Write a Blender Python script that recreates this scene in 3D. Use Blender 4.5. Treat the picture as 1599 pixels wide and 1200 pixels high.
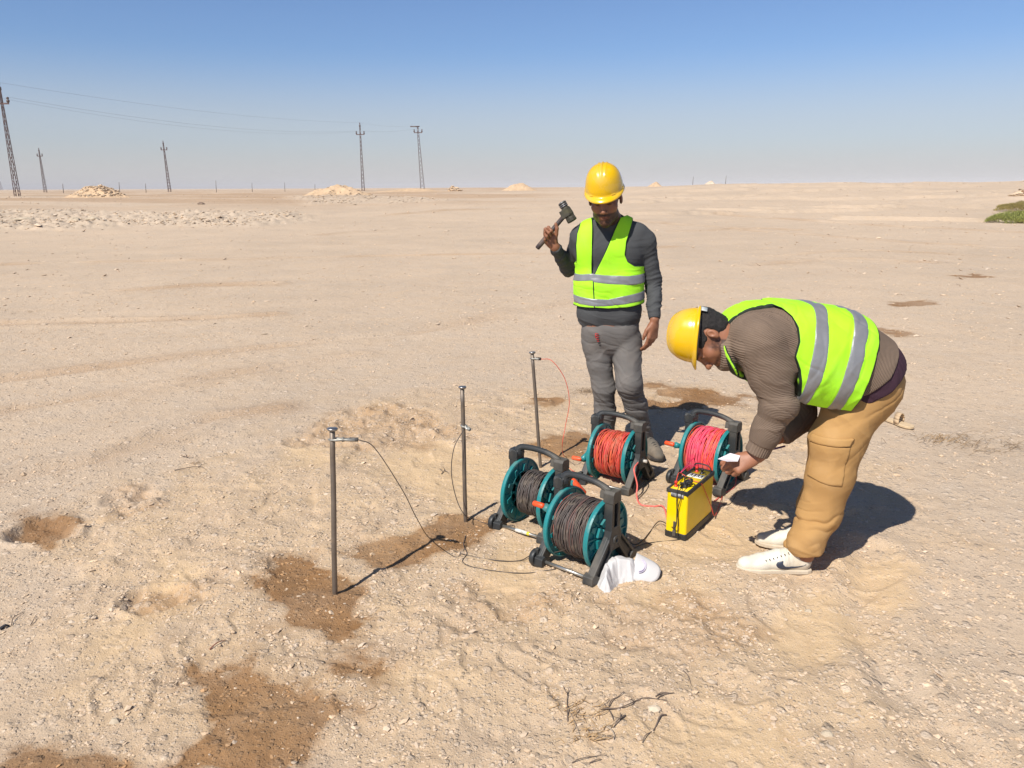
import bpy, math, time
import numpy as np
from mathutils import Vector, Matrix
T0 = time.time()
sc = bpy.context.scene
for o in list(bpy.data.objects): bpy.data.objects.remove(o)

# ---------------- camera ----------------
F_PX, CX, CY = 1200.0, 799.5, 600.0
PITCH, ROLL, CAM_H = math.radians(14.35), math.radians(0.25), 1.6
_f = Vector((0, math.cos(PITCH), -math.sin(PITCH)))
_r0 = Vector((1, 0, 0)); _u0 = _r0.cross(_f)
_r = _r0 * math.cos(ROLL) - _u0 * math.sin(ROLL)
_u = _u0 * math.cos(ROLL) + _r0 * math.sin(ROLL)
cam_d = bpy.data.cameras.new("camera")
cam = bpy.data.objects.new("camera", cam_d); sc.collection.objects.link(cam)
cam.matrix_world = Matrix(((_r.x, _u.x, -_f.x, 0), (_r.y, _u.y, -_f.y, 0), (_r.z, _u.z, -_f.z, CAM_H), (0, 0, 0, 1)))
cam_d.sensor_width = 36; cam_d.lens = 36 * F_PX / 1599.0
cam_d.clip_start = 0.05; cam_d.clip_end = 20000
sc.camera = cam

# ---------------- sun, sky, exposure ----------------
SUN_EL = math.radians(49); SUN_AZ_X, SUN_AZ_Y = -0.60, -0.80      # where the sun stands
sun_dir = Vector((SUN_AZ_X * math.cos(SUN_EL), SUN_AZ_Y * math.cos(SUN_EL), math.sin(SUN_EL)))
sd = bpy.data.lights.new("sun", 'SUN'); sd.energy = 4.8; sd.angle = math.radians(0.55); sd.color = (1.0, 0.95, 0.87)
sun = bpy.data.objects.new("sun", sd); sc.collection.objects.link(sun)
sun.rotation_euler = (-sun_dir).to_track_quat('-Z', 'Y').to_euler(); sun.location = (-6, -8, 12)
world = bpy.data.worlds.new("World"); sc.world = world; world.use_nodes = True
wn = world.node_tree.nodes; wl = world.node_tree.links
bg = wn["Background"]; sky = wn.new("ShaderNodeTexSky"); sky.sky_type = 'NISHITA'; sky.sun_disc = False
sky.sun_elevation = SUN_EL; sky.sun_rotation = math.atan2(SUN_AZ_X, SUN_AZ_Y)
sky.altitude = 0; sky.air_density = 1.0; sky.dust_density = 0.7; sky.ozone_density = 2.5
# desert dust hanging low over the horizon: sky colour eases to a dull grey near elevation 0
tc = wn.new("ShaderNodeTexCoord"); sep = wn.new("ShaderNodeSeparateXYZ"); wl.new(tc.outputs["Generated"], sep.inputs[0])
ramp = wn.new("ShaderNodeValToRGB"); wl.new(sep.outputs[2], ramp.inputs[0])
ramp.color_ramp.interpolation = 'EASE'
ramp.color_ramp.elements[0].position = 0.0; ramp.color_ramp.elements[0].color = (0.93, 0.93, 0.93, 1)
ramp.color_ramp.elements[1].position = 0.165; ramp.color_ramp.elements[1].color = (0.0, 0.0, 0.0, 1)
e = ramp.color_ramp.elements.new(0.06); e.color = (0.50, 0.50, 0.50, 1)
mixw = wn.new("ShaderNodeMix"); mixw.data_type = 'RGBA'; wl.new(ramp.outputs[0], mixw.inputs[0])
tint = wn.new("ShaderNodeMix"); tint.data_type = 'RGBA'; tint.blend_type = 'MULTIPLY'; tint.inputs[0].default_value = 1
wl.new(sky.outputs[0], tint.inputs[6]); tint.inputs[7].default_value = (0.86, 1.0, 1.26, 1)
wl.new(tint.outputs[2], mixw.inputs[6]); mixw.inputs[7].default_value = (6.35, 6.2, 6.2, 1)
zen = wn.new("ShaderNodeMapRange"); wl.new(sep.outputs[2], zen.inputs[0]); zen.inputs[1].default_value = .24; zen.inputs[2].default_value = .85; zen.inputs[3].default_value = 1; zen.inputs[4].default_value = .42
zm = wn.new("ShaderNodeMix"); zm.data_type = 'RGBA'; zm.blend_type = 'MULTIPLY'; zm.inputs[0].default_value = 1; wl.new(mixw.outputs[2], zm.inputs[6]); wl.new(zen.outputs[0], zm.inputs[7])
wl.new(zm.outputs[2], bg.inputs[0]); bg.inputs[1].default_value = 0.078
sc.view_settings.view_transform = 'Standard'; sc.view_settings.look = 'None'
sc.view_settings.exposure = 0.29; sc.view_settings.gamma = 1.0
sc.render.engine = 'CYCLES'

# ---------------- helpers ----------------
rng = np.random.default_rng(7)
def V(*a): return np.array(a, float)
_rn, _un, _fn = (np.array(v) for v in (_r, _u, _f))
def ray(px, py):
    d = _fn + (px - CX) / F_PX * _rn - (py - CY) / F_PX * _un
    return d
def P(px, py, Y):                      # where the sight line through a measured photo point meets the upright plane y = Y
    d = ray(px, py); t = Y / d[1]
    return V(0, 0, CAM_H) + d * t
def G(px, py, z=0.0):
    d = ray(px, py); t = (z - CAM_H) / d[2]
    return V(0, 0, CAM_H) + d * t
def proj(p):
    q = np.asarray(p) - V(0, 0, CAM_H); w = q @ _fn
    return CX + F_PX * (q @ _rn) / w, CY - F_PX * (q @ _un) / w
def nrm(v): v = np.asarray(v, float); return v / (np.linalg.norm(v) + 1e-12)
def smooth(a, b, x): t = np.clip((x - a) / (b - a), 0, 1); return t * t * (3 - 2 * t)

def _hash(ix, iy, iz, seed):
    h = (ix.astype(np.uint32) * np.uint32(374761393) + iy.astype(np.uint32) * np.uint32(668265263)
         + iz.astype(np.uint32) * np.uint32(2147483647) + np.uint32(seed * 974711 + 13))
    h = (h ^ (h >> np.uint32(13))) * np.uint32(1274126177)
    h = h ^ (h >> np.uint32(16))
    return h.astype(np.float32) / np.float32(4294967295.0)
def vnoise(x, y, z=0.0, seed=0):        # value noise, -1..1
    x, y, z = np.broadcast_arrays(np.asarray(x, np.float64), np.asarray(y, np.float64), np.asarray(z, np.float64))
    ix = np.floor(x); iy = np.floor(y); iz = np.floor(z)
    fx, fy, fz = (x - ix).astype(np.float32), (y - iy).astype(np.float32), (z - iz).astype(np.float32)
    ix, iy, iz = ix.astype(np.int64), iy.astype(np.int64), iz.astype(np.int64)
    fx, fy, fz = (t * t * (3 - 2 * t) for t in (fx, fy, fz))
    r = 0
    for a in (0, 1):
        for b in (0, 1):
            for c in (0, 1):
                r = r + _hash(ix + a, iy + b, iz + c, seed) * (fx if a else 1 - fx) * (fy if b else 1 - fy) * (fz if c else 1 - fz)
    return r * 2 - 1
def vnoise2(x, y, seed=0):
    x = np.asarray(x, np.float64); y = np.asarray(y, np.float64)
    ix = np.floor(x); iy = np.floor(y); fx = (x - ix).astype(np.float32); fy = (y - iy).astype(np.float32)
    ix = ix.astype(np.int64); iy = iy.astype(np.int64); z = np.zeros_like(ix)
    fx = fx * fx * (3 - 2 * fx); fy = fy * fy * (3 - 2 * fy)
    a = _hash(ix, iy, z, seed); b = _hash(ix + 1, iy, z, seed); c = _hash(ix, iy + 1, z, seed); d = _hash(ix + 1, iy + 1, z, seed)
    return ((a * (1 - fx) + b * fx) * (1 - fy) + (c * (1 - fx) + d * fx) * fy) * 2 - 1
def fbm2(x, y, oct=4, seed=0):
    r = 0; a = 0.5
    for i in range(oct):
        r = r + a * vnoise2(x * 2**i + 17.3 * i, y * 2**i - 9.1 * i, seed + i); a *= 0.5
    return r
def sdpoly(px, py, poly):               # signed distance to a 2-D polygon, negative inside
    poly = np.asarray(poly, float); n = len(poly)
    d = np.full(np.shape(px), 1e9); inside = np.zeros(np.shape(px), bool)
    for i in range(n):
        a = poly[i]; b = poly[(i + 1) % n]; e = b - a
        wx = px - a[0]; wy = py - a[1]
        t = np.clip((wx * e[0] + wy * e[1]) / (e @ e + 1e-12), 0, 1)
        d = np.minimum(d, (wx - e[0] * t)**2 + (wy - e[1] * t)**2)
        c = ((a[1] > py) != (b[1] > py))
        if abs(e[1]) > 1e-12:
            inside ^= c & (px < a[0] + e[0] * (py - a[1]) / e[1])
    d = np.sqrt(d); return np.where(inside, -d, d)

def catmull(pts, n=8):
    pts = [np.asarray(p, float) for p in pts]
    q = [2 * pts[0] - pts[1]] + pts + [2 * pts[-1] - pts[-2]]; out = []
    for i in range(1, len(q) - 2):
        for k in range(n):
            t = k / n
            out.append(0.5 * (2 * q[i] + (q[i + 1] - q[i - 1]) * t + (2 * q[i - 1] - 5 * q[i] + 4 * q[i + 1] - q[i + 2]) * t**2
                              + (3 * q[i] - q[i - 1] - 3 * q[i + 1] + q[i + 2]) * t**3))
    out.append(pts[-1]); return np.array(out)

def mesh_np(name, v, f, smooth_=True):
    me = bpy.data.meshes.new(name); v = np.asarray(v, np.float32)
    if isinstance(f, np.ndarray):
        k = f.shape[1]; nf = len(f)
        me.vertices.add(len(v)); me.vertices.foreach_set("co", v.ravel())
        me.loops.add(nf * k); me.loops.foreach_set("vertex_index", f.astype(np.int32).ravel())
        me.polygons.add(nf); me.polygons.foreach_set("loop_start", (np.arange(nf) * k).astype(np.int32))
        me.update(calc_edges=True)
    else:
        me.from_pydata(v.tolist(), [], [list(map(int, q)) for q in f])
    me.polygons.foreach_set("use_smooth", np.full(len(me.polygons), smooth_))
    me.update(); return me
def wloc(o):
    p = np.zeros(3)
    while o is not None: p = p + np.array(o.location); o = o.parent
    return p
def add_obj(name, v, f, mat, parent=None, smooth_=True, base=None, bevel=0, solid=0, subsurf=0, attr=None, sharp=None):
    v = np.asarray(v, float)
    if parent is not None: org = wloc(parent)
    else:
        org = base if base is not None else V((v[:, 0].min() + v[:, 0].max()) / 2, (v[:, 1].min() + v[:, 1].max()) / 2, v[:, 2].min())
    me = mesh_np(name, v - org, f, smooth_)
    for m in (mat if isinstance(mat, (list, tuple)) else [mat]): me.materials.append(m)
    if attr:
        for k, a in attr.items():
            a = np.asarray(a, np.float32)
            if a.ndim == 1:
                at = me.attributes.new(k, 'FLOAT', 'POINT'); at.data.foreach_set("value", a)
            else:
                at = me.attributes.new(k, 'FLOAT_COLOR', 'POINT')
                at.data.foreach_set("color", np.concatenate([a, np.ones((len(a), 1), np.float32)], 1).ravel())
    o = bpy.data.objects.new(name, me); sc.collection.objects.link(o)
    if parent is not None: o.parent = parent
    else: o.location = org
    if solid:
        m = o.modifiers.new("s", 'SOLIDIFY'); m.thickness = solid; m.offset = 0
    if bevel:
        m = o.modifiers.new("b", 'BEVEL'); m.width = bevel; m.segments = 2; m.limit_method = 'ANGLE'; m.angle_limit = math.radians(35)
        m.harden_normals = True
    if subsurf:
        m = o.modifiers.new("ss", 'SUBSURF'); m.levels = subsurf; m.render_levels = subsurf
    return o
def empty(name, loc):
    o = bpy.data.objects.new(name, None); sc.collection.objects.link(o); o.location = loc; o.empty_display_size = 0.1; return o
def tag(o, label=None, cat=None, group=None, kind=None):
    if label: o["label"] = label
    if cat: o["category"] = cat
    if group: o["group"] = group
    if kind: o["kind"] = kind
    return o

def frame(dirv, up=(0, 0, 1)):
    z = nrm(dirv); up = np.asarray(up, float)
    if abs(z @ nrm(up)) > 0.98: up = V(1, 0, 0)
    x = nrm(np.cross(up, z)); y = np.cross(z, x); return x, y, z
class MB:
    def __init__(s): s.v = []; s.f = []; s.n = 0; s.c = []
    def add(s, v, f, col=None):
        v = np.asarray(v, float); s.v.append(v); s.f += [[i + s.n for i in q] for q in f]; s.n += len(v)
        s.c.append(np.tile(col if col is not None else (1, 1, 1), (len(v), 1)))
        return s
    def box(s, c, size, R=None, taper=1.0, col=None):
        c = np.asarray(c, float); h = np.asarray(size, float) / 2
        pts = np.array([[sx * h[0] * (taper if sz > 0 else 1), sy * h[1] * (taper if sz > 0 else 1), sz * h[2]] for sz in (-1, 1) for sy in (-1, 1) for sx in (-1, 1)])
        if R is not None: pts = pts @ np.asarray(R).T
        return s.add(pts + c, [[0, 2, 3, 1], [4, 5, 7, 6], [0, 1, 5, 4], [2, 6, 7, 3], [0, 4, 6, 2], [1, 3, 7, 5]], col)
    def tube(s, pts, r, n=8, caps=True, col=None, closed=False):
        pts = np.asarray(pts, float); m = len(pts); r = np.full(m, r) if np.isscalar(r) else np.asarray(r, float)
        if closed: tan = np.roll(pts, -1, 0) - np.roll(pts, 1, 0)
        else: tan = np.gradient(pts, axis=0)
        x, _, _ = frame(tan[0]); vs = []
        for i in range(m):
            t = nrm(tan[i]); x = nrm(x - t * (x @ t)); y = np.cross(t, x)
            a = np.arange(n) * 2 * math.pi / n
            vs.append(pts[i] + r[i] * (np.cos(a)[:, None] * x + np.sin(a)[:, None] * y))
        f = []
        for i in range(m if closed else m - 1):
            j = (i + 1) % m
            for k in range(n): f.append([i * n + k, i * n + (k + 1) % n, j * n + (k + 1) % n, j * n + k])
        if caps and not closed: f += [list(range(n))[::-1], [(m - 1) * n + k for k in range(n)]]
        return s.add(np.concatenate(vs), f, col)
    def cyl(s, a, b, r0, r1=None, n=16, col=None): return s.tube([a, b], [r0, r0 if r1 is None else r1], n, True, col)
    def lathe(s, o, ax, prof, n=48, col=None, up=(0, 0, 1)):       # prof: list of (distance along axis, radius)
        x, y, z = frame(ax, up); o = np.asarray(o, float); m = len(prof); a = np.arange(n) * 2 * math.pi / n
        ring = np.cos(a)[:, None] * x + np.sin(a)[:, None] * y
        vs = [o + z * h + ring * max(r, 1e-5) for h, r in prof]
        f = [[i * n + k, i * n + (k + 1) % n, (i + 1) * n + (k + 1) % n, (i + 1) * n + k] for i in range(m - 1) for k in range(n)]
        return s.add(np.concatenate(vs), f, col)
    def prism(s, poly, o, ex, ey, ez, t, col=None):                # polygon in (ex,ey), thickness t centred on ez
        poly = np.asarray(poly, float); n = len(poly); o = np.asarray(o, float)
        a = o + poly[:, :1] * ex + poly[:, 1:] * ey
        v = np.concatenate([a - np.asarray(ez) * t / 2, a + np.asarray(ez) * t / 2])
        f = [list(range(n))[::-1], list(range(n, 2 * n))] + [[i, (i + 1) % n, n + (i + 1) % n, n + i] for i in range(n)]
        return s.add(v, f, col)
    def build(s, name, mat, parent=None, color=False, **k):
        if color: k['attr'] = {'Col': np.concatenate(s.c)}
        return add_obj(name, np.concatenate(s.v), s.f, mat, parent, **k)

# ---------------- materials ----------------
def mat(name, col, rough=0.7, metal=0.0, spec=0.5, noise=None, bump=None, attr=None, sheen=0, coat=0, stain=None):
    """noise=(scale, amount) colour variation; bump=(scale, strength, dist); attr = vertex colour multiplied in; stain=(scale, colour, amount)"""
    m = bpy.data.materials.new(name); m.use_nodes = True; nt = m.node_tree; N = nt.nodes; L = nt.links; b = N["Principled BSDF"]
    b.inputs["Base Color"].default_value = (*col, 1); b.inputs["Roughness"].default_value = rough
    b.inputs["Metallic"].default_value = metal; b.inputs["Specular IOR Level"].default_value = spec
    if sheen: b.inputs["Sheen Weight"].default_value = sheen
    if coat: b.inputs["Coat Weight"].default_value = coat
    tc = N.new("ShaderNodeTexCoord"); last = None
    if attr:
        a = N.new("ShaderNodeAttribute"); a.attribute_name = attr; last = a.outputs["Color"]
        mx = N.new("ShaderNodeMix"); mx.data_type = 'RGBA'; mx.blend_type = 'MULTIPLY'; mx.inputs[0].default_value = 1
        L.new(last, mx.inputs[6]); mx.inputs[7].default_value = (*col, 1); last = mx.outputs[2]
    def noise_node(scale, det=5):
        n = N.new("ShaderNodeTexNoise"); n.inputs["Scale"].default_value = scale; n.inputs["Detail"].default_value = det
        L.new(tc.outputs["Object"], n.inputs["Vector"]); return n
    if noise:
        n = noise_node(noise[0]); mr = N.new("ShaderNodeMapRange"); L.new(n.outputs["Fac"], mr.inputs[0])
        mr.inputs[1].default_value = 0.3; mr.inputs[2].default_value = 0.7
        mr.inputs[3].default_value = 1 - noise[1]; mr.inputs[4].default_value = 1 + noise[1]
        mx = N.new("ShaderNodeMix"); mx.data_type = 'RGBA'; mx.blend_type = 'MULTIPLY'; mx.inputs[0].default_value = 1
        if last: L.new(last, mx.inputs[6])
        else: mx.inputs[6].default_value = (*col, 1)
        L.new(mr.outputs[0], mx.inputs[7]); last = mx.outputs[2]
    if stain:
        n = noise_node(stain[0], 8); mr = N.new("ShaderNodeMapRange"); L.new(n.outputs["Fac"], mr.inputs[0])
        mr.inputs[1].default_value = 0.5; mr.inputs[2].default_value = 0.72; mr.inputs[3].default_value = 0; mr.inputs[4].default_value = stain[2]
        mx = N.new("ShaderNodeMix"); mx.data_type = 'RGBA'; L.new(mr.outputs[0], mx.inputs[0])
        if last: L.new(last, mx.inputs[6])
        else: mx.inputs[6].default_value = (*col, 1)
        mx.inputs[7].default_value = (*stain[1], 1); last = mx.outputs[2]
        ra = N.new("ShaderNodeMapRange"); L.new(mr.outputs[0], ra.inputs[0]); ra.inputs[3].default_value = rough; ra.inputs[4].default_value = min(1, rough + .4)
        L.new(ra.outputs[0], b.inputs["Roughness"])
    if last: L.new(last, b.inputs["Base Color"])
    if bump:
        n = noise_node(bump[0]); bp = N.new("ShaderNodeBump"); bp.inputs["Strength"].default_value = bump[1]; bp.inputs["Distance"].default_value = bump[2]
        L.new(n.outputs["Fac"], bp.inputs["Height"]); L.new(bp.outputs[0], b.inputs["Normal"])
    return m
# ---------------- ground ----------------
def gpoly(pts): return np.array([G(*p)[:2] for p in pts])
WET = [gpoly(p) for p in [
    [(300,1052),(380,1042),(470,1062),(560,1088),(572,1112),(520,1150),(495,1230),(230,1230),(285,1120)],
    [(520,1040),(560,1030),(605,1048),(590,1066),(530,1070)],
    [(382,930),(392,890),(440,862),(500,868),(570,895),(592,925),(550,968),(480,975),(410,958)],
    [(500,862),(560,846),(620,842),(680,838),(700,850),(676,880),(610,905),(555,900)],
    [(645,832),(690,808),(740,812),(770,826),(740,838),(690,846)],
    [(20,812),(50,801),(90,806),(108,840),(78,860),(40,850)],
    [(-60,1180),(60,1175),(150,1160),(220,1170),(210,1230),(-60,1230)],
    [(850,690),(900,668),(940,700),(960,735),(900,735),(860,712)],
    [(1000,640),(1040,616),(1110,610),(1165,618),(1165,630),(1100,640)],
    [(826,632),(870,628),(880,636),(850,646)],
    [(1000,602),(1030,600),(1035,607),(1005,608)],
    [(1400,474),(1430,471),(1458,475),(1440,480),(1405,479)],
    [(1385,516),(1410,513),(1425,518),(1408,524),(1385,522)],
    [(1492,429),(1520,427),(1546,430),(1530,434),(1496,433)]]]
DUG = [gpoly(p) for p in [
    [(455,695),(540,640),(610,628),(660,645),(720,680),(690,700),(600,712),(520,700)],
    [(150,768),(215,755),(240,790),(190,805)], [(60,805),(30,830),(60,850),(105,838)],
    [(690,905),(760,900),(900,930),(860,985),(700,975)], [(930,930),(1050,925),(1180,990),(1100,1040),(960,1000)],
    [(200,930),(330,900),(330,940),(230,955)]]]
WORK = gpoly([(430,700),(560,630),(800,610),(1020,600),(1180,640),(1330,720),(1440,850),(1390,960),(1350,1010),(1450,1100),(1600,1260),(0,1260),(0,960),(180,800)])
SAND = [gpoly(p) for p in [
    [(560,720),(660,690),(830,720),(800,780),(700,800),(600,760)], [(600,1050),(680,1035),(730,1060),(680,1090),(600,1085)],
    [(1050,780),(1150,800),(1200,850),(1160,890),(1050,890),(1000,850)], [(1080,900),(1150,930),(1100,960),(1020,940)],
    [(250,880),(330,890),(300,960),(220,975)], [(1200,960),(1280,940),(1330,1000),(1310,1080),(1240,1080)],
    [(780,870),(800,850),(850,900),(800,930),(740,900)], [(1020,1140),(1100,1080),(1250,1150),(1250,1230),(1000,1230)],
    [(130,1000),(250,960),(260,1010),(120,1060)], [(1330,880),(1400,850),(1440,900),(1380,950)],[(430,700),(520,690),(500,720),(440,720)]]]
FURROW = [gpoly(p) for p in [   # old wheel tracks and scraped lines crossing the plain
    [(-80,416),(300,408),(600,400),(850,398),(1050,385)], [(150,458),(300,447),(420,444)], [(500,367),(560,362),(610,358)],
    [(1000,336),(1150,340),(1350,352),(1599,364)], [(980,346),(1200,362),(1400,378),(1640,392)], [(1050,362),(1180,357),(1260,361)],
    [(1200,400),(1350,392),(1500,399)], [(1180,415),(1300,405),(1450,410)], [(-60,505),(250,500),(420,494)],
    [(-60,600),(200,570),(400,545),(640,520),(900,470)], [(-60,655),(150,620),(330,590),(560,555)], [(600,342),(700,336),(840,334)],
    [(1360,862),(1345,1000),(1400,1080),(1470,1160),(1560,1240)],[(-40,760),(150,720),(330,655),(430,640)]]]
def polyline_d(x, y, pl):
    d = np.full(np.shape(x), 1e9)
    for a, b in zip(pl[:-1], pl[1:]):
        e = b - a; t = np.clip(((x - a[0]) * e[0] + (y - a[1]) * e[1]) / (e @ e), 0, 1)
        d = np.minimum(d, np.hypot(x - a[0] - e[0] * t, y - a[1] - e[1] * t))
    return d
def blob(x, y, polys, soft=0.03, wob=0.06, seed=0):
    out = np.zeros(np.shape(x)); wx = wob * fbm2(x * 4, y * 4, 4, seed + 30) * 2
    for pl in polys:
        lo = pl.min(0) - 0.3; hi = pl.max(0) + 0.3
        m = (x > lo[0]) & (x < hi[0]) & (y > lo[1]) & (y < hi[1])
        if not m.any(): continue
        sz = min(1.0, 0.35 * np.min(hi - lo - 0.6) / 0.12 + .2)
        sd_ = sdpoly(x[m], y[m], pl) + wx[m] * sz
        out[m] = np.maximum(out[m], 1 - smooth(-soft, soft, sd_))
    return out
RUB = gpoly([(-200,344),(100,339),(260,341),(440,338),(475,347),(400,355),(200,357),(60,362),(-200,366)])
RUB2 = gpoly([(450,322),(520,319),(660,322),(700,328),(560,331),(470,330)])
HOLLOW = [(*G(66, 832)[:2], .13, .035), (*G(200, 778)[:2], .12, .018), (*G(470, 692)[:2], .11, .016), (*G(565, 648)[:2], .12, .03), (*G(640, 660)[:2], .10, .02), (*G(240, 935)[:2], .10, .02)]
_g = np.random.default_rng(77); PRINTS = []
for px_, py_ in ((640, 790), (700, 760), (590, 770), (760, 770), (820, 900), (880, 950), (960, 960), (1060, 930), (1090, 860), (1130, 830), (1010, 860), (760, 930), (690, 960), (620, 985), (560, 1010), (480, 1010), (740, 1020), (820, 1050), (900, 1020), (1000, 1060), (1100, 1010), (1190, 960), (1260, 990), (1330, 930), (1380, 900), (650, 720), (740, 700), (560, 735), (880, 770), (1240, 700), (1100, 690), (1010, 1130), (1120, 1120), (1200, 1080), (680, 1090), (420, 860), (350, 900), (430, 760), (300, 1010), (180, 1080)):
    q_ = G(px_ + _g.normal(0, 12), py_ + _g.normal(0, 8)); PRINTS.append((q_[0], q_[1], _g.uniform(0, 3.14), _g.uniform(.0025, .006)))
def gheight(x, y, detail=True):
    x = np.atleast_1d(np.asarray(x, float)); y = np.atleast_1d(np.asarray(y, float))
    r = np.hypot(x, y); az = np.arctan2(x, np.maximum(y, 1e-3))
    z = 0.95 * smooth(28, 88, r) + 0.25 * smooth(100, 500, r)
    z += 0.70 * smooth(45, 92, r) * smooth(0.05, 0.34, az) + 0.30 * smooth(70, 140, r) * smooth(-0.30, -0.05, az) 
    z += (fbm2(x * .05, y * .05, 3, 3) * .22 + fbm2(x * .25, y * .25, 3, 5) * .06) * smooth(14, 60, r) * (1 - .7 * smooth(300, 900, r))
    z += 0.05 * fbm2(x * .35 + 5, y * .35, 3, 8) * smooth(7, 16, r) 
    if not detail: return z
    near = 1 - smooth(16, 30, r)
    work = blob(x, y, [WORK], 0.35, 0.25, 2)
    base = (fbm2(x * 1.6, y * 1.6, 4, 11) * .012 + fbm2(x * 14, y * 14, 3, 21) * .0045) * near
    rid = 1 - np.abs(fbm2(x * 3.1 + .4 * fbm2(x * 5, y * 5, 2, 44), y * 3.1, 4, 31) * 2.2)
    lump = (fbm2(x * 5.5, y * 5.5, 4, 17) * .016 + np.clip(rid, 0, 1)**3 * .009)
    stepn = smooth(-.05, .05, fbm2(x * 2.3 + 9, y * 2.3, 4, 61)) * .011          # broken crust, little scarps
    z += base + near * work * (lump + stepn) 
    z += near * blob(x, y, DUG, .06, .08, 5) * ((fbm2(x * 9, y * 9, 4, 71) * .038 + np.abs(fbm2(x * 17, y * 17, 3, 73)) * .016 - .010))
    z -= near * blob(x, y, WET, .05, .08, 9) * .004
    s = blob(x, y, SAND, .09, .1, 7); z = z * (1 - .55 * s * near) - .004 * s * near
    for i, fl in enumerate(FURROW):
        lo = fl.min(0) - 1.5; hi = fl.max(0) + 1.5; m = (x > lo[0]) & (x < hi[0]) & (y > lo[1]) & (y < hi[1])
        if m.any():
            d = polyline_d(x[m], y[m], fl) + .15 * fbm2(x[m] * 1.1, y[m] * 1.1, 3, 90 + i); rr = r[m]; w = .05 + .006 * rr
            z[m] += (-.012 * np.exp(-(d / w)**2) + .010 * np.exp(-((d - 1.8 * w) / w)**2)) * (1 + rr * .06)
    for pl, hgt in ((RUB, .16), (RUB2, .12)):
        lo = pl.min(0) - 3; hi = pl.max(0) + 3; m = (x > lo[0]) & (x < hi[0]) & (y > lo[1]) & (y < hi[1])
        if m.any():
            k = 1 - smooth(-1.2, .8, sdpoly(x[m], y[m], pl) + fbm2(x[m] * .5, y[m] * .5, 3, 3) * 2)
            z[m] += k * (hgt * .35 + hgt * np.abs(fbm2(x[m] * 1.6, y[m] * 1.6, 4, 101)) * 2)
    # rimmed hollows and old footprints
    for (hx, hy, hr, dep) in HOLLOW:
        m = (np.abs(x - hx) < .6) & (np.abs(y - hy) < .6)
        if m.any():
            q = np.hypot((x[m] - hx) / 1.25, y[m] - hy) + .05 * fbm2(x[m] * 6, y[m] * 6, 3, 55)
            z[m] += -dep * (1 - smooth(hr * .55, hr, q)) + dep * .45 * np.exp(-((q - hr * 1.12) / (hr * .16))**2)
    for (hx, hy, ha, dep) in PRINTS:
        m = (np.abs(x - hx) < .3) & (np.abs(y - hy) < .3)
        if m.any():
            dx, dy = x[m] - hx, y[m] - hy; u = dx * math.cos(ha) + dy * math.sin(ha); w = -dx * math.sin(ha) + dy * math.cos(ha)
            q = np.hypot(u / .145, w / (.048 + .012 * np.cos(u * 18))) + .12 * fbm2(x[m] * 16, y[m] * 16, 2, 57)
            z[m] += dep * (-(1 - smooth(.75, 1.0, q)) + .5 * np.exp(-((q - 1.15) / .16)**2))
    # low rock ledges that crop out along the rise on the right
    m = (r > 40) & (r < 140)
    if m.any():
        led = smooth(.16, .24, fbm2(x[m] * .12 + 3, y[m] * .3, 4, 111)) * smooth(.02, .2, az[m])
        z[m] += led * .16
    return z
def gz(x, y): return float(gheight(x, y)[0])
def gp(px, py, dz=0.0):
    d = ray(px, py); d = d / np.linalg.norm(d); k = 1.5 * np.exp(np.linspace(0, 4.6, 700)); q = V(0, 0, CAM_H) + d * k[:, None]
    below = q[:, 2] < gheight(q[:, 0], q[:, 1]); i = max(1, int(np.argmax(below)) if below.any() else len(k) - 1)
    kk = np.linspace(k[i - 1], k[i], 40); q = V(0, 0, CAM_H) + d * kk[:, None]; below = q[:, 2] < gheight(q[:, 0], q[:, 1]); p = q[int(np.argmax(below))] if below.any() else q[-1]
    p = V(p[0], p[1], gz(p[0], p[1]) + dz); return p

r1 = 1.2 * np.exp(np.arange(0, 700) * .0031); r2 = r1[-1] * np.exp(np.cumsum(np.linspace(.0033, .0125, 560)))
r3 = r2[-1] * np.exp(np.arange(1, 40) * .07)
R_ = np.concatenate([r1, r2, r3]); A_ = np.linspace(-0.98, 0.98, 1080)
aa, rr = np.meshgrid(A_, R_); gx = (rr * np.sin(aa)).ravel(); gy = (rr * np.cos(aa) - 0.4).ravel()
gzv = gheight(gx, gy)
nr, na = len(R_), len(A_)
i_ = (np.arange(nr - 1)[:, None] * na + np.arange(na - 1)[None, :]).ravel()
gf = np.stack([i_, i_ + 1, i_ + na + 1, i_ + na], 1)
wet = blob(gx, gy, WET, .12, .14, 9); sand = np.maximum(blob(gx, gy, SAND, .12, .12, 7), 0)
dug = blob(gx, gy, DUG, .08, .1, 5); work = blob(gx, gy, [WORK], .4, .3, 2)
rg = np.hypot(gx, gy); trk = np.zeros_like(gx)
for i, fl in enumerate(FURROW[:12] + FURROW[13:]):
    lo = fl.min(0) - 2; hi = fl.max(0) + 2; m = (gx > lo[0]) & (gx < hi[0]) & (gy > lo[1]) & (gy < hi[1])
    d = polyline_d(gx[m], gy[m], fl) + .25 * fbm2(gx[m] * .8, gy[m] * .8, 3, 90 + i)
    trk[m] = np.maximum(trk[m], np.exp(-(d / (.10 + .012 * rg[m]))**2) * np.clip(.55 + 1.2 * fbm2(gx[m] * .7, gy[m] * .7, 3, 140 + i), 0, 1))
far_ = smooth(48, 70, rg) * (1 - smooth(260, 400, rg)) * smooth(.12, -.02, np.arctan2(gx, np.maximum(gy, 1)))
trk = np.maximum(trk, far_ * smooth(-.12, .12, fbm2(gx * .06, gy * .16, 4, 301)))
dug = np.maximum(dug, .75 * far_ * smooth(-.02, .25, fbm2(gx * .09 + 4, gy * .2, 4, 311)))
rock = np.zeros_like(gx)
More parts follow.
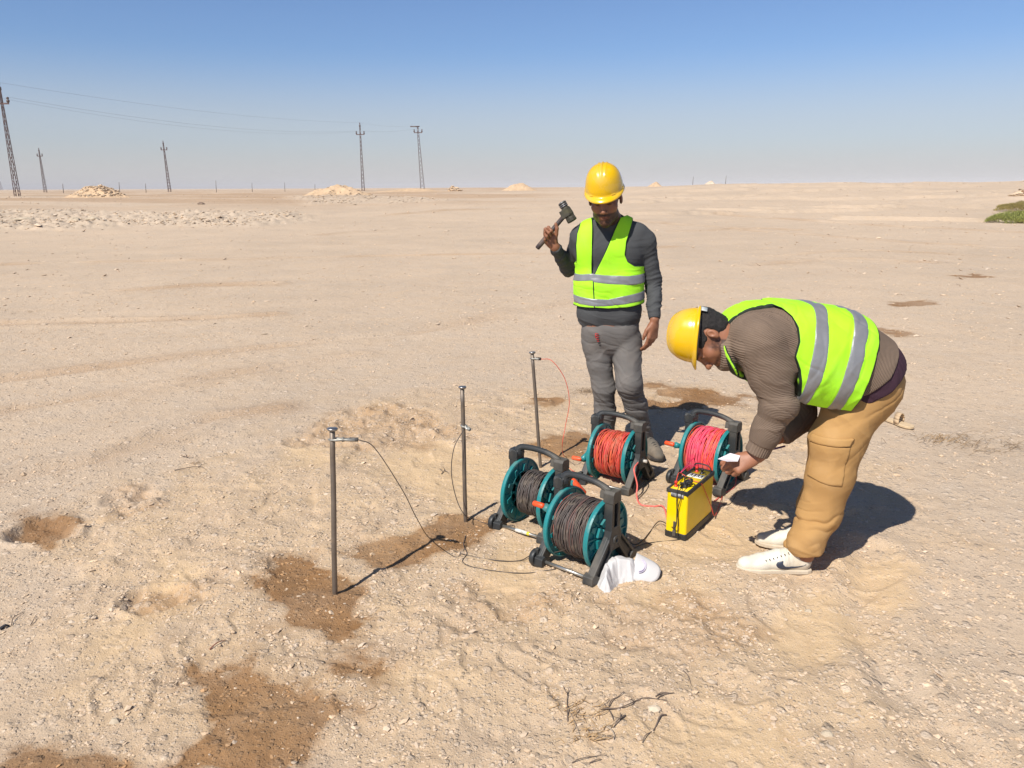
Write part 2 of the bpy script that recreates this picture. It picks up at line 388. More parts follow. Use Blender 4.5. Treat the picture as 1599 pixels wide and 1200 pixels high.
for pl in (RUB, RUB2): rock = np.maximum(rock, 1 - smooth(-1, 1, sdpoly(gx, gy, pl) + fbm2(gx * .5, gy * .5, 3, 3) * 2))

def ground_mat():
    m = bpy.data.materials.new("desert_ground"); m.use_nodes = True; nt = m.node_tree; N = nt.nodes; L = nt.links; b = N["Principled BSDF"]
    b.inputs["Roughness"].default_value = 0.95; b.inputs["Specular IOR Level"].default_value = 0.15
    tc = N.new("ShaderNodeTexCoord"); geo = tc.outputs["Object"]
    A = N.new("ShaderNodeAttribute"); A.attribute_name = "m1"; sA = N.new("ShaderNodeSeparateColor"); L.new(A.outputs["Color"], sA.inputs[0])
    B = N.new("ShaderNodeAttribute"); B.attribute_name = "m2"; sB = N.new("ShaderNodeSeparateColor"); L.new(B.outputs["Color"], sB.inputs[0])
    def noise(s, d=6, r=.6):
        n = N.new("ShaderNodeTexNoise"); n.inputs["Scale"].default_value = s; n.inputs["Detail"].default_value = d; n.inputs["Roughness"].default_value = r
        L.new(geo, n.inputs["Vector"]); return n.outputs["Fac"]
    def rng_(x, a, b_, c=0., d=1.):
        q = N.new("ShaderNodeMapRange"); L.new(x, q.inputs[0]); q.inputs[1].default_value = a; q.inputs[2].default_value = b_; q.inputs[3].default_value = c; q.inputs[4].default_value = d; return q.outputs[0]
    def math_(op, a, c):
        q = N.new("ShaderNodeMath"); q.operation = op
        for k, s in ((0, a), (1, c)):
            if isinstance(s, (int, float)): q.inputs[k].default_value = s
            else: L.new(s, q.inputs[k])
        return q.outputs[0]
    def mix(f, a, c, mode='MIX'):
        q = N.new("ShaderNodeMix"); q.data_type = 'RGBA'; q.blend_type = mode
        if isinstance(f, (int, float)): q.inputs[0].default_value = f
        else: L.new(f, q.inputs[0])
        for k, s in ((6, a), (7, c)):
            if isinstance(s, tuple): q.inputs[k].default_value = (*s, 1)
            else: L.new(s, q.inputs[k])
        return q.outputs[2]
    n_big = noise(.35, 4); n_mid = noise(3.0, 6); n_fine = noise(40, 6, .7); n_vf = noise(230, 3, .7)
    col = mix(rng_(n_big, .35, .65), GCOL['plain_a'], GCOL['plain_b'])
    col = mix(rng_(n_mid, .38, .66, 0, .6), col, GCOL['tan'])
    workc = mix(rng_(n_mid, .40, .62), GCOL['work_a'], GCOL['work_b'])
    col = mix(math_('MULTIPLY', sB.outputs[0], .75), col, workc)
    col = mix(math_('MULTIPLY', sA.outputs[1], rng_(n_fine, .3, .7, .6, 1.)), col, GCOL['sand'])
    col = mix(math_('MULTIPLY', sB.outputs[1], .85), col, GCOL['track'])
    col = mix(math_('MULTIPLY', sA.outputs[2], rng_(n_mid, .35, .65, .2, .8)), col, GCOL['dug'])
    col = mix(math_('MULTIPLY', sB.outputs[2], .6), col, GCOL['rock'])
    tone_ = rng_(math_('ADD', math_('MULTIPLY', noise(.09, 5), .6), math_('MULTIPLY', noise(.8, 5), .4)), .38, .62, .90, 1.06)
    col = mix(1.0, col, (1., 1., 1.), 'MULTIPLY'); L.new(tone_, col.node.inputs[7])
    # gravel grains: three sizes of voronoi cell, a few light and a few dark
    hsum = None
    for sc_, frac, amt, h in ((24, .80, .50, .006), (55, .52, .44, .0038), (120, .5, .30, .0018), (260, .5, .26, .0009)):
        v = N.new("ShaderNodeTexVoronoi"); v.inputs["Scale"].default_value = sc_; v.inputs["Randomness"].default_value = 1; L.new(geo, v.inputs["Vector"])
        sepc = N.new("ShaderNodeSeparateColor"); L.new(v.outputs["Color"], sepc.inputs[0])
        pres = math_('GREATER_THAN', sepc.outputs[0], frac)
        body = rng_(v.outputs["Distance"], .30, .46, 1., 0.)
        stone = math_('MULTIPLY', pres, body)
        stone = math_('MULTIPLY', stone, rng_(sA.outputs[1], 0, 1, 1, .5))
        tone = rng_(sepc.outputs[1], 0, 1, 1 - amt, 1 + amt * .8)
        tcol = mix(1.0, mix(rng_(sepc.outputs[2], .3, .9), GCOL['stone_a'], GCOL['stone_b']), tone, 'MULTIPLY')
        L.new(tone, tcol.node.inputs[7])
        col = mix(math_('MULTIPLY', stone, .5), col, tcol)
        hh = math_('MULTIPLY', stone, h); hsum = hh if hsum is None else math_('ADD', hsum, hh)
    col = mix(1.0, col, rng_(n_vf, .3, .7, .90, 1.1), 'MULTIPLY'); L.new(rng_(n_vf, .3, .7, .88, 1.12), col.node.inputs[7])
    wn_ = math_('ADD', sA.outputs[0], math_('ADD', math_('MULTIPLY', math_('SUBTRACT', noise(7, 8, .7), .5), 1.1), math_('MULTIPLY', math_('SUBTRACT', n_fine, .5), .5)))
    wetm = math_('MULTIPLY', math_('MAXIMUM', rng_(wn_, .30, .66), rng_(wn_, .02, .45, 0, .42)), rng_(noise(2.2, 4), .3, .7, .66, 1.))
    col = mix(wetm, col, mix(.97, col, GCOL['wet'], 'MULTIPLY'))
    L.new(col, b.inputs["Base Color"])
    hsum = math_('ADD', hsum, math_('MULTIPLY', n_fine, .0042)); hsum = math_('ADD', hsum, math_('MULTIPLY', n_vf, .0016)); hsum = math_('ADD', hsum, math_('MULTIPLY', noise(11, 4), .01))
    bp = N.new("ShaderNodeBump"); bp.inputs["Strength"].default_value = 0.85; bp.inputs["Distance"].default_value = 1.0
    L.new(hsum, bp.inputs["Height"]); L.new(bp.outputs[0], b.inputs["Normal"])
    return m
GCOL = dict(plain_a=(.52,.412,.308), plain_b=(.565,.438,.318), tan=(.575,.428,.290), work_a=(.52,.378,.246), work_b=(.585,.42,.255),
            sand=(.60,.43,.255), track=(.43,.29,.18), dug=(.40,.25,.135), rock=(.56,.455,.345), stone_a=(.50,.40,.31), stone_b=(.62,.52,.42), wet=(.46,.31,.175))
ground = add_obj("ground", np.stack([gx, gy, gzv], 1), gf, ground_mat(), base=V(0, 0, 0),
                 attr={'m1': np.stack([wet, sand, dug], 1), 'm2': np.stack([work, trk, rock], 1)})
tag(ground, kind='structure')
print("ground", time.time() - T0)

# loose stones: nobody could count them
def stone_field(name, n, sampler, size, mat_, label, seed, flat=(.35, .8), hz=None):
    g = np.random.default_rng(seed)
    x, y = sampler(g, n); s = size(g, n, x, y)
    base = np.array([[1,0,0],[0,1,0],[-1,0,0],[0,-1,0],[.7,.7,.35],[-.7,.7,.4],[-.7,-.7,.35],[.7,-.7,.3],[.15,.1,1],[-.3,-.2,.85],[0,0,-.8]], float)
    v = base[None] * (1 + g.uniform(-.32, .32, (n, 11, 3)))
    fl = g.uniform(flat[0], flat[1], n); v[:, :, 2] *= fl[:, None]; v[:, :, 0] *= g.uniform(.9, 1.7, n)[:, None]
    a = g.uniform(0, 2 * math.pi, n); ca, sa = np.cos(a)[:, None], np.sin(a)[:, None]
    vx = v[:, :, 0] * ca - v[:, :, 1] * sa; vy = v[:, :, 0] * sa + v[:, :, 1] * ca
    tl = g.normal(0, .25, (n, 1)); vz = v[:, :, 2] + vx * tl
    z = gheight(x, y) if hz is None else hz(x, y)
    v = np.stack([vx * s[:, None] + x[:, None], vy * s[:, None] + y[:, None], vz * s[:, None] + (z + s * fl * .12)[:, None]], 2)
    ft = np.array([[0,4,3],[0,1,4],[1,5,4],[1,2,5],[2,6,5],[2,3,6],[3,7,6],[3,0,7],[0,4,7],[4,5,8],[5,9,8],[5,6,9],[6,7,9],[7,8,9],[7,4,8],[0,3,10],[3,2,10],[2,1,10],[1,0,10]])
    ft = np.array([[0,1,4],[1,5,4],[1,2,5],[2,6,5],[2,3,6],[3,7,6],[3,0,7],[0,4,7],[4,5,8],[5,9,8],[5,6,9],[6,7,9],[7,8,9],[7,4,8],[0,3,10],[3,2,10],[2,1,10],[1,0,10]])
    f = (np.arange(n)[:, None, None] * 11 + ft[None]).reshape(-1, 3)
    t = g.normal(.96, .09, n); w = g.uniform(-.05, .05, n)
    c = np.stack([t * (1 + w), t, t * (1 - w * 1.5)], 1).clip(.5, 1.5)
    wm = blob(x, y, WET, .035, .1, 9) * (g.uniform(0, 1, n) < .8); c = c * (1 - wm[:, None] * np.array([.30, .45, .60])); c = c.repeat(11, 0)
    o = add_obj(name, v.reshape(-1, 3), f, mat_, smooth_=False, base=V(0, 0, 0), attr={'Col': c})
    return tag(o, label, 'stones', kind='stuff')
M_peb = mat("pebble", (.58, .445, .32), .95, attr='Col', spec=.1, noise=(60, .10))
M_rub = mat("rubble", (.60, .475, .35), .95, attr='Col', spec=.2, noise=(3, .15))
def samp_near(g, n):
    r = 1.5 * np.exp(g.uniform(0, 1, n)**.85 * 2.3); a = g.uniform(-.78, .78, n); x, y = r * np.sin(a), r * np.cos(a) - .2
    w = blob(x, y, [WORK], .3, .3, 2); s = blob(x, y, SAND, .09, .1, 7); cl = fbm2(x * 2.1, y * 2.1, 3, 201)
    keep = g.uniform(0, 1, n) < np.clip((.30 + .50 * w + cl * 1.5) * (1 - .85 * s) * (1 - .5 * blob(x, y, WET, .05, .1, 9)), .03, 1)
    k = np.where(keep)[0]; k = g.choice(k, n); return x[k] + g.normal(0, .012, n), y[k] + g.normal(0, .012, n)
stone_field("pebbles", 36000, samp_near, lambda g, n, x, y: np.clip(np.exp(g.normal(-5.75, .42, n)), .0012, .020) * (1 + .06 * np.hypot(x, y)), M_peb,
            "pale pebbles strewn over the sandy ground", 5)
def samp_poly(pl, sd_):
    def f(g, n):
        lo = pl.min(0); hi = pl.max(0); x = g.uniform(lo[0], hi[0], n * 6); y = g.uniform(lo[1], hi[1], n * 6)
        k = np.where((sdpoly(x, y, pl) + 1.6 * fbm2(x * .5, y * .5, 3, 3) < 0) & (g.uniform(0, 1, n * 6) < .35 + fbm2(x * .4, y * .4, 3, 9)))[0]
        k = g.choice(k, n); return x[k], y[k]
    return f
stone_field("rubble", 7500, samp_poly(RUB, 3), lambda g, n, x, y: np.clip(np.exp(g.normal(-3.55, .55, n)), .012, .18), M_rub, "band of broken limestone rubble on the left plain", 8, (.25, .6))
stone_field("rubble", 1500, samp_poly(RUB2, 3), lambda g, n, x, y: np.clip(np.exp(g.normal(-2.9, .45, n)), .02, .2), M_rub, "thin scatter of rubble in front of the middle sand heap", 9, (.2, .45))
def samp_mid(g, n):
    r = 9 * np.exp(g.uniform(0, 1, n) * 2.4); a = g.uniform(-.75, .75, n); return r * np.sin(a), r * np.cos(a)
stone_field("scattered_stones", 9000, samp_mid, lambda g, n, x, y: np.clip(np.exp(g.normal(-4.25, .45, n)), .005, .06) * (.5 + .03 * np.hypot(x, y)), M_peb, "small stones dotted across the open plain", 10, (.2, .5))
print("stones", time.time() - T0)
# ---------------- far structures: lattice poles, wires, heaps, shrubs ----------------
M_steel = mat("rusted_steel", (.16, .105, .095), .8, .3, noise=(3, .25))
M_wire = mat("wire_alu", (.22, .22, .24), .6, .5)
M_ins = mat("insulator", (.10, .07, .06), .4)
pole_tops = {}
def lattice_pole(px, py, tx, ty, r, wbase, label, far=False, dead_end=False):
    rr = ray(px, py); k = r / math.hypot(rr[0], rr[1]); b = V(0, 0, CAM_H) + rr * k
    b[2] = gz(b[0], b[1]) - .3
    d = ray(tx, ty); Yt = b[1]; top = V(0, 0, CAM_H) + d * (Yt / d[1])
    root = empty("lattice_pole", b); H = np.linalg.norm(top - b)
    ax = nrm(top - b); ex = nrm(np.cross(ax, V(0.25, 1, 0))); ey = np.cross(ax, ex)
    def corner(t, i):
        w = wbase * (1 - t) + wbase * .28 * t; a = (i + .5) * math.pi / 2 + .35
        return b + ax * H * t + (ex * math.cos(a) + ey * math.sin(a)) * w * .7
    rad = .04 if not far else .05
    m = MB(); n = 16
    for i in range(4): m.tube([corner(0, i), corner(1, i)], [rad, rad * .8], 4)
    for k_ in range(n):
        t0, t1 = k_ / n, (k_ + 1) / n
        for i in range(4):
            a, c = (corner(t0, i), corner(t1, (i + 1) % 4)) if k_ % 2 else (corner(t0, (i + 1) % 4), corner(t1, i))
            m.tube([a, c], rad * .5, 4, False)
    m.build("mast", M_steel, root, smooth_=False)
    hx = V(1, 0, 0) * 1.0; arm_z = .89 if not dead_end else .90
    c = b + ax * H * arm_z; m = MB(); m.box(c, (H * .13, .12, .14)); att = []
    m.build("cross_arm", M_steel, root, smooth_=False)
    for s in (-1, 1):
        q = c + hx * s * H * .06; i_ = MB(); i_.lathe(q + V(0, 0, .05), V(0, 0, 1), [(0, .04), (.1, .14), (.25, .16), (.3, .06), (.42, .13), (.5, .12), (.55, .03)], 10)
        i_.build("insulator", M_ins, root); att.append(q + V(0, 0, .6))
    i_ = MB()
    if dead_end: i_.box(b + ax * (H - .1) - hx * .5, (1.7, .12, .2)); att.append(b + ax * H - hx * 1.2)
    else: i_.lathe(b + ax * H, V(0, 0, 1), [(-.05, .06), (.15, .16), (.35, .15), (.5, .05), (.7, .12), (.8, .03)], 10); att.append(b + ax * H + V(0, 0, .8))
    i_.build("top_bracket" if dead_end else "insulator", M_ins, root)
    tag(root, label, "power pole", "lattice poles of the power line on the plain"); return att
T1 = lattice_pole(27, 304, 0, 143, 92, .42, "tall rusty lattice pole leaning at the left edge of the view, nearest of the line")
T2 = lattice_pole(265, 299, 255, 226, 190, .55, "leaning lattice pole just right of the left rocky sand heap", True)
T3 = lattice_pole(567, 294, 562, 199, 150, .5, "lattice pole rising right behind the middle sand heap", True)
T4 = lattice_pole(660, 294, 652, 197, 150, .72, "lattice pole with an angle bracket on top, rightmost of the line", True, True)
T5 = lattice_pole(71, 300, 61, 237, 215, .55, "thin grey lattice pole just right of the tall pole at the left edge", True)
T6 = lattice_pole(3, 299, -1, 283, 700, 1.6, "tiny faint pole on the horizon left of the tall pole", True)
def wire(a, c, sag, r, label):
    t = np.linspace(0, 1, 24)[:, None]; p = a * (1 - t) + c * t; p[:, 2] -= 4 * sag * (t * (1 - t))[:, 0]
    o = MB().tube(p, r, 5).build("power_line", M_wire); tag(o, label, "power line", "wires strung between the lattice poles")
wire(T1[1], T3[0], 1.2, .008, "lower overhead wire running from the tall left pole to the pole by the middle heap")
wire(T1[2], T3[2], .8, .008, "upper overhead wire running from the tall left pole to the pole by the middle heap")
wire(T1[0], T3[1], 1.6, .007, "lowest sagging overhead wire from the tall left pole to the pole by the middle heap")
wire(T3[1], T4[0], .25, .010, "lower short wire between the two poles by the middle heap")
wire(T3[2], T4[2], .3, .008, "upper short wire between the two poles by the middle heap")

def place_far(px, py, r):
    d = ray(px, py); k = r / math.hypot(d[0], d[1]); x, y = d[0] * k, d[1] * k; return V(x, y, gz(x, y))
M_fp = mat("old_post", (.18, .15, .13), .9)
for px, r in ((99, 150), (187, 155), (228, 150), (338, 160), (394, 165), (445, 170), (492, 175), (1081, 165), (1132, 160)):
    p = place_far(px, 300, r); h = 1.5 + .35 * (px % 3)
    o = MB().tube([p - V(0, 0, .3), p + V(.03, 0, h * .6), p + V(.08, 0, h)], [.055, .05, .04], 6).build("fence_post", M_fp)
    w = {99: "faint post at the left foot of the rocky sand heap", 187: "post at the right foot of the rocky sand heap", 228: "post between the rocky sand heap and the leaning pole",
         338: "first post right of the leaning pole", 394: "second post right of the leaning pole", 445: "third post right of the leaning pole, before the middle heap", 492: "short post behind the middle sand heap",
         1081: "post left of the tiny pale heap above the bent worker", 1132: "post right of the tiny pale heap above the bent worker"}[px]
    tag(o, w, "post", "old fence posts on the horizon")

M_heap = mat("heap_sand", (.53, .375, .235), .95, noise=(1.2, .15), bump=(3, .7, .15))
M_heap2 = mat("heap_pale", (.58, .47, .35), .95, noise=(.8, .12), bump=(3, .7, .15))
def heap(name, px0, px1, r, h, label, seed, peak=.5, lump=.25, m=None, rocks=0, rk=(.06, .3)):
    a0 = place_far(px0, 300, r); a1 = place_far(px1, 300, r); c = (a0 + a1) / 2; w = np.linalg.norm(a1 - a0) / 2; dep = w * .55
    n = 90; u = np.linspace(-1.25, 1.25, n); X, Y = np.meshgrid(u, u)
    rr = np.sqrt((X - (peak - .5) * 1.1 * np.clip(1 - np.abs(Y), 0, 1))**2 + Y**2)
    prof = np.clip(1 - rr, 0, 1)**1.15 * (1 + .0 * X)
    nz = fbm2(X * 3 + seed * 7, Y * 3, 5, seed)
    z = h * np.clip(prof * 1.25, 0, 1.0) * (1 + lump * 1.6 * nz) + h * lump * .5 * nz * (rr < 1.1)
    z = np.where(rr > 1.15, -.3, z - .05)
    wx = c[0] + X * w; wy = c[1] + Y * dep; z = z + gheight(wx.ravel(), wy.ravel(), True).reshape(wx.shape) * 1.0
    i_ = (np.arange(n - 1)[:, None] * n + np.arange(n - 1)[None]).ravel(); f = np.stack([i_, i_ + 1, i_ + n + 1, i_ + n], 1)
    o = add_obj(name, np.stack([wx.ravel(), wy.ravel(), z.ravel()], 1), f, m or M_heap, base=V(c[0], c[1], c[2]))
    tag(o, label, "sand heap", "spoil heaps on the plain")
    if rocks:
        def hz(x, y):
            i = np.clip(((x - c[0]) / w + 1.25) / 2.5 * (n - 1), 0, n - 1).astype(int); j = np.clip(((y - c[1]) / dep + 1.25) / 2.5 * (n - 1), 0, n - 1).astype(int); return z[j, i]
        def smp(g, k):
            a = g.uniform(0, 2 * math.pi, k); q = np.sqrt(g.uniform(0, .8, k)); return c[0] + np.cos(a) * q * w * .85 + w * .1, c[1] + np.sin(a) * q * dep
        so = stone_field("heap_rubble", rocks, smp, lambda g, k, x, y: np.clip(np.exp(g.normal(-2.1, .5, k)), *rk), M_hr, "broken rock lying over the heap", seed, (.4, .8), hz)
        del so["category"]; del so["label"]; so.parent = o; so.location = -V(*o.location)
M_hr = mat("heap_rock", (.52, .40, .28), .95, attr='Col', noise=(2, .15))
heap("sand_heap", 84, 206, 78, .98, "long sand heap topped with broken rock near the left pole", 3, .60, .18, rocks=330, rk=(.03, .10))
heap("sand_heap", 466, 596, 80, .92, "broad smooth sand heap in front of the two middle poles", 5, .42, .22, rocks=60, rk=(.03, .1))
heap("sand_heap", 560, 712, 110, .42, "low long sand bank at the foot of the two middle poles", 6, .6, .3)
heap("sand_heap", 694, 722, 112, .55, "small low heap right of the rightmost pole", 8, .5, .4, rocks=60, rk=(.1, .35))
heap("sand_heap", 778, 838, 118, 1.15, "pointed sand heap on the horizon left of the standing worker", 9, .6, .12)
heap("sand_heap", 1008, 1034, 150, .85, "small faint heap on the horizon right of the standing worker", 11, .6, .2)
heap("sand_heap", 1096, 1121, 150, .72, "tiny pale heap on the horizon above the bent worker", 12, .5, .2, m=M_heap2)
heap("rock_bank", 1560, 1650, 62, .62, "sandy bank with broken dark edge on the right horizon", 13, .6, .35, rocks=160, rk=(.05, .2))

# stray blocks and dark lying bits
M_blk = mat("dark_rock", (.20, .14, .10), .9, noise=(4, .3)); M_lime = mat("limestone", (.46, .38, .28), .95, noise=(3, .2), bump=(8, .6, .05))
def rock(name, px, py, w, h, label, seed, m, cat="rock", depth=.7):
    c = gp(px, py); g = np.random.default_rng(seed); v = []; f = []
    n, k = 12, 5
    for j in range(k):
        t = j / (k - 1); q = [1.0, 1.02, .92, .7, .35][j]
        for i in range(n):
            a = i * 2 * math.pi / n; s = q * (1 + g.uniform(-.16, .16)); sq = 1 / max(abs(math.cos(a)), abs(math.sin(a)))**.6
            v.append(c + V(math.cos(a) * s * w / 2 * sq * .9, math.sin(a) * s * w * depth / 2 * sq * .9, -h * .15 + h * 1.1 * t + g.uniform(-.04, .04) * h))
    for j in range(k - 1):
        for i in range(n): f.append([j * n + i, j * n + (i + 1) % n, (j + 1) * n + (i + 1) % n, (j + 1) * n + i])
    f.append([(k - 1) * n + i for i in range(n)])
    o = add_obj(name, np.array(v), f, m, smooth_=False); tag(o, label, cat); return o
rock("stone_block", 314, 319.5, .55, .17, "small dark block lying alone between the left heap and the middle heap", 1, M_blk)
rock("boulder", 117, 346, .55, .20, "grey pointed boulder in the left rubble band", 2, M_lime)
rock("boulder", 145, 343.5, .60, .16, "flat grey boulder in the left rubble band, right of the pointed one", 3, M_lime)
rock("stone_slab", 36, 343, 1.0, .10, "long flat slab at the left end of the rubble band", 4, M_lime)
rock("flat_stone", 1292, 1148, .040, .014, "pale rounded stone near the bottom right of the worked ground", 5, M_lime)
rock("flat_stone", 1262, 955, .030, .010, "pale stone in front of the white sneaker, right of the others", 6, M_lime)
rock("flat_stone", 1022, 1108, .045, .012, "white flaky stone beside the forked twig", 7, mat("white_stone", (.58, .48, .36), .9))
rock("flat_stone", 180, 1128, .035, .014, "pale stone on the gravel left of the big wet patch", 8, M_lime)

# shrubs
M_shA = mat("shrub_green", (.24, .27, .07), .8, attr='Col'); M_shB = mat("shrub_olive", (.26, .22, .07), .8, attr='Col'); M_stem = mat("shrub_stem", (.16, .11, .06), .9)
def shrub(px, py, w, h, mA, label, seed):
    c = gp(px, py); root = empty("desert_shrub", c); g = np.random.default_rng(seed)
    m = MB(); 
    for i in range(26):
        a = g.uniform(0, 2 * math.pi); q = g.uniform(.1, .7); p1 = c + V(math.cos(a) * w / 2 * q, math.sin(a) * w / 2 * q * .8, h * (1 - q * q) * .85)
        m.tube(catmull([c + V(g.normal(0, .05), g.normal(0, .05), -.03), (c * .6 + p1 * .4) + V(0, 0, .05), p1], 3), [.012] * 3 * 2 + [.006], 4)
    m.build("stem", M_stem, root)
    n = 9000; a = g.uniform(0, 2 * math.pi, n); q = np.sqrt(g.uniform(0, 1, n)); lob = 1 + .14 * np.sin(a * 3 + seed) + .1 * np.sin(a * 7)
    rr = q * lob; x = np.cos(a) * rr * w / 2; y = np.sin(a) * rr * w / 2 * .85
    top = h * np.sqrt(np.clip(1 - rr**2.2 * .9, 0, 1)) * (1 + .25 * vnoise2(x * 3.2, y * 3.2, seed)); z = top * g.uniform(.0, 1, n)**.35
    L = g.uniform(.05, .12, n); dx = x / w * 1.3 + g.normal(0, .5, n); dy = y / w * 1.3 + g.normal(0, .5, n); dz = .75 + g.uniform(0, .6, n)
    D = np.stack([dx, dy, dz], 1); D /= np.linalg.norm(D, axis=1)[:, None]; S = np.cross(D, g.normal(0, 1, (n, 3))); S /= np.linalg.norm(S, axis=1)[:, None]
    B_ = np.stack([x, y, z], 1) + c; wl_ = .010
    v = np.stack([B_ - S * wl_, B_ + S * wl_, B_ + D * L[:, None] * .7 + S * wl_ * .7, B_ + D * L[:, None]], 1).reshape(-1, 3)
    f = np.arange(n * 4).reshape(n, 4); t = (g.normal(1, .22, n) * (1 + .25 * vnoise2(x * 6, y * 6, 5))).clip(.4, 1.8).repeat(4)
    col = np.stack([t * 1.05, t, t * .9], 1)
    add_obj("foliage", v, f, mA, root, smooth_=False, attr={'Col': col}); tag(root, label, "shrub", "low shrubs at the right edge")
shrub(1592, 348.5, 2.5, .40, M_shA, "low green shrub at the right edge, the nearer and greener one", 1)
shrub(1608, 330, 3.4, .46, M_shB, "olive brown shrub behind the greener one at the right edge", 2)

# ---------------- cable reels ----------------
M_teal = mat("teal_plastic", (.013, .195, .205), .40, noise=(12, .08), stain=(9, (.30, .27, .20), .28))
M_grey = mat("grey_plastic", (.028, .030, .031), .48, noise=(14, .15), stain=(7, (.24, .20, .15), .42))
M_orange = mat("orange_grip", (.82, .085, .020), .45, stain=(20, (.5, .25, .12), .3))
M_metal = mat("galvanised", (.55, .54, .50), .35, .85, noise=(30, .2), stain=(14, (.35, .29, .2), .5))
M_dark = mat("dark_void", (.012, .012, .013), .7)
def wmat(n, c): return mat(n, c, .55, attr='Col', spec=.4, stain=(25, (.35, .28, .2), .35))
M_wblk = wmat("black_cable", (.075, .064, .060)); M_wred = wmat("red_cable", (.56, .062, .045)); M_wpink = wmat("pink_cable", (.78, .08, .13))
R_FL, ZC, HW = .158, .166, .102
def winding(kind, seed):
    g = np.random.default_rng(seed); m = MB()
    rad = {'full_black': .121, 'thin_black': .098, 'red': .115, 'pink': .130}[kind]
    x0, x1 = -HW + .010, HW - .010
    if kind == 'thin_black': x0 = -HW + .045
    prof = [(x0, .03), (x0, rad - .02)] + [(x, rad - .006) for x in np.linspace(x0 + .004, x1 - .004, 8)] + [(x1, rad - .02), (x1, .03)]
    base = {'full_black': (.6, .6, .6), 'thin_black': (.6, .6, .6), 'red': (.75, .6, .6), 'pink': (.8, .6, .6)}[kind]
    m.lathe(V(0, 0, ZC), V(1, 0, 0), prof, 48, base)
    N = 92 if kind != 'thin_black' else 74; ns = 40
    for i in range(N):
        x = x0 + (x1 - x0) * ((i * .618) % 1) ; lay = g.uniform(-.007, .006) - (.006 if abs(x - (x0 + x1) / 2) > (x1 - x0) * .44 else 0)
        bulge = .006 * math.cos((x - (x0 + x1) / 2) / (x1 - x0) * 2.6)
        tilt = g.normal(.006, .012); ph = g.normal(1.5, .9); tw = g.normal(0, .004)
        a = np.arange(ns) * 2 * math.pi / ns
        rr = rad + lay + bulge + .0025 * np.sin(2 * a + ph * 2) + .0015 * np.sin(5 * a + ph)
        xx = np.clip(x + tilt * np.sin(a + ph) + tw * np.sin(3 * a + ph * 3), x0, x1)
        pts = np.stack([xx, np.cos(a) * rr, ZC + np.sin(a) * rr], 1)
        t = g.normal(1, .14); c = (t, t, t)
        if 'black' in kind: c = (t * g.uniform(1, 1.15), t, t * .97)
        if kind == 'full_black' and g.uniform() < .03: c = (3.2, 1.1, 1.0)
        if kind == 'full_black' and g.uniform() < .12: c = (2.0, 1.3, 1.2)
        if kind == 'red': c = (t, t * g.uniform(.8, 1.9), t * g.uniform(.8, 1.6))
        if kind == 'pink':
            c = (t, t * 1.0, t * 1.1) if (x < .02 + g.normal(0, .02)) else (t * .95, t * 1.3, t * .42)
            if x < x0 + .02: c = (t * .95, t * 1.5, t * .5)
        m.tube(pts, .0027, 5, False, c, closed=True)
    for i in range(9):          # stray turns that cross the others
        a = np.arange(ns) * 2 * math.pi / ns; ph = g.uniform(0, 6.28); xc = g.uniform(x0 + .03, x1 - .03); amp = g.uniform(.015, .035)
        pts = np.stack([np.clip(xc + amp * np.sin(a + ph) + .006 * np.sin(3 * a), x0, x1), np.cos(a) * (rad + .009), ZC + np.sin(a) * (rad + .009 - .010 * (a > math.pi))], 1)
        t = g.normal(1, .14); m.tube(pts, .0026, 5, False, (t, t * (1 if 'black' in kind or kind == 'pink' else 1.3), t), closed=True)
    return m
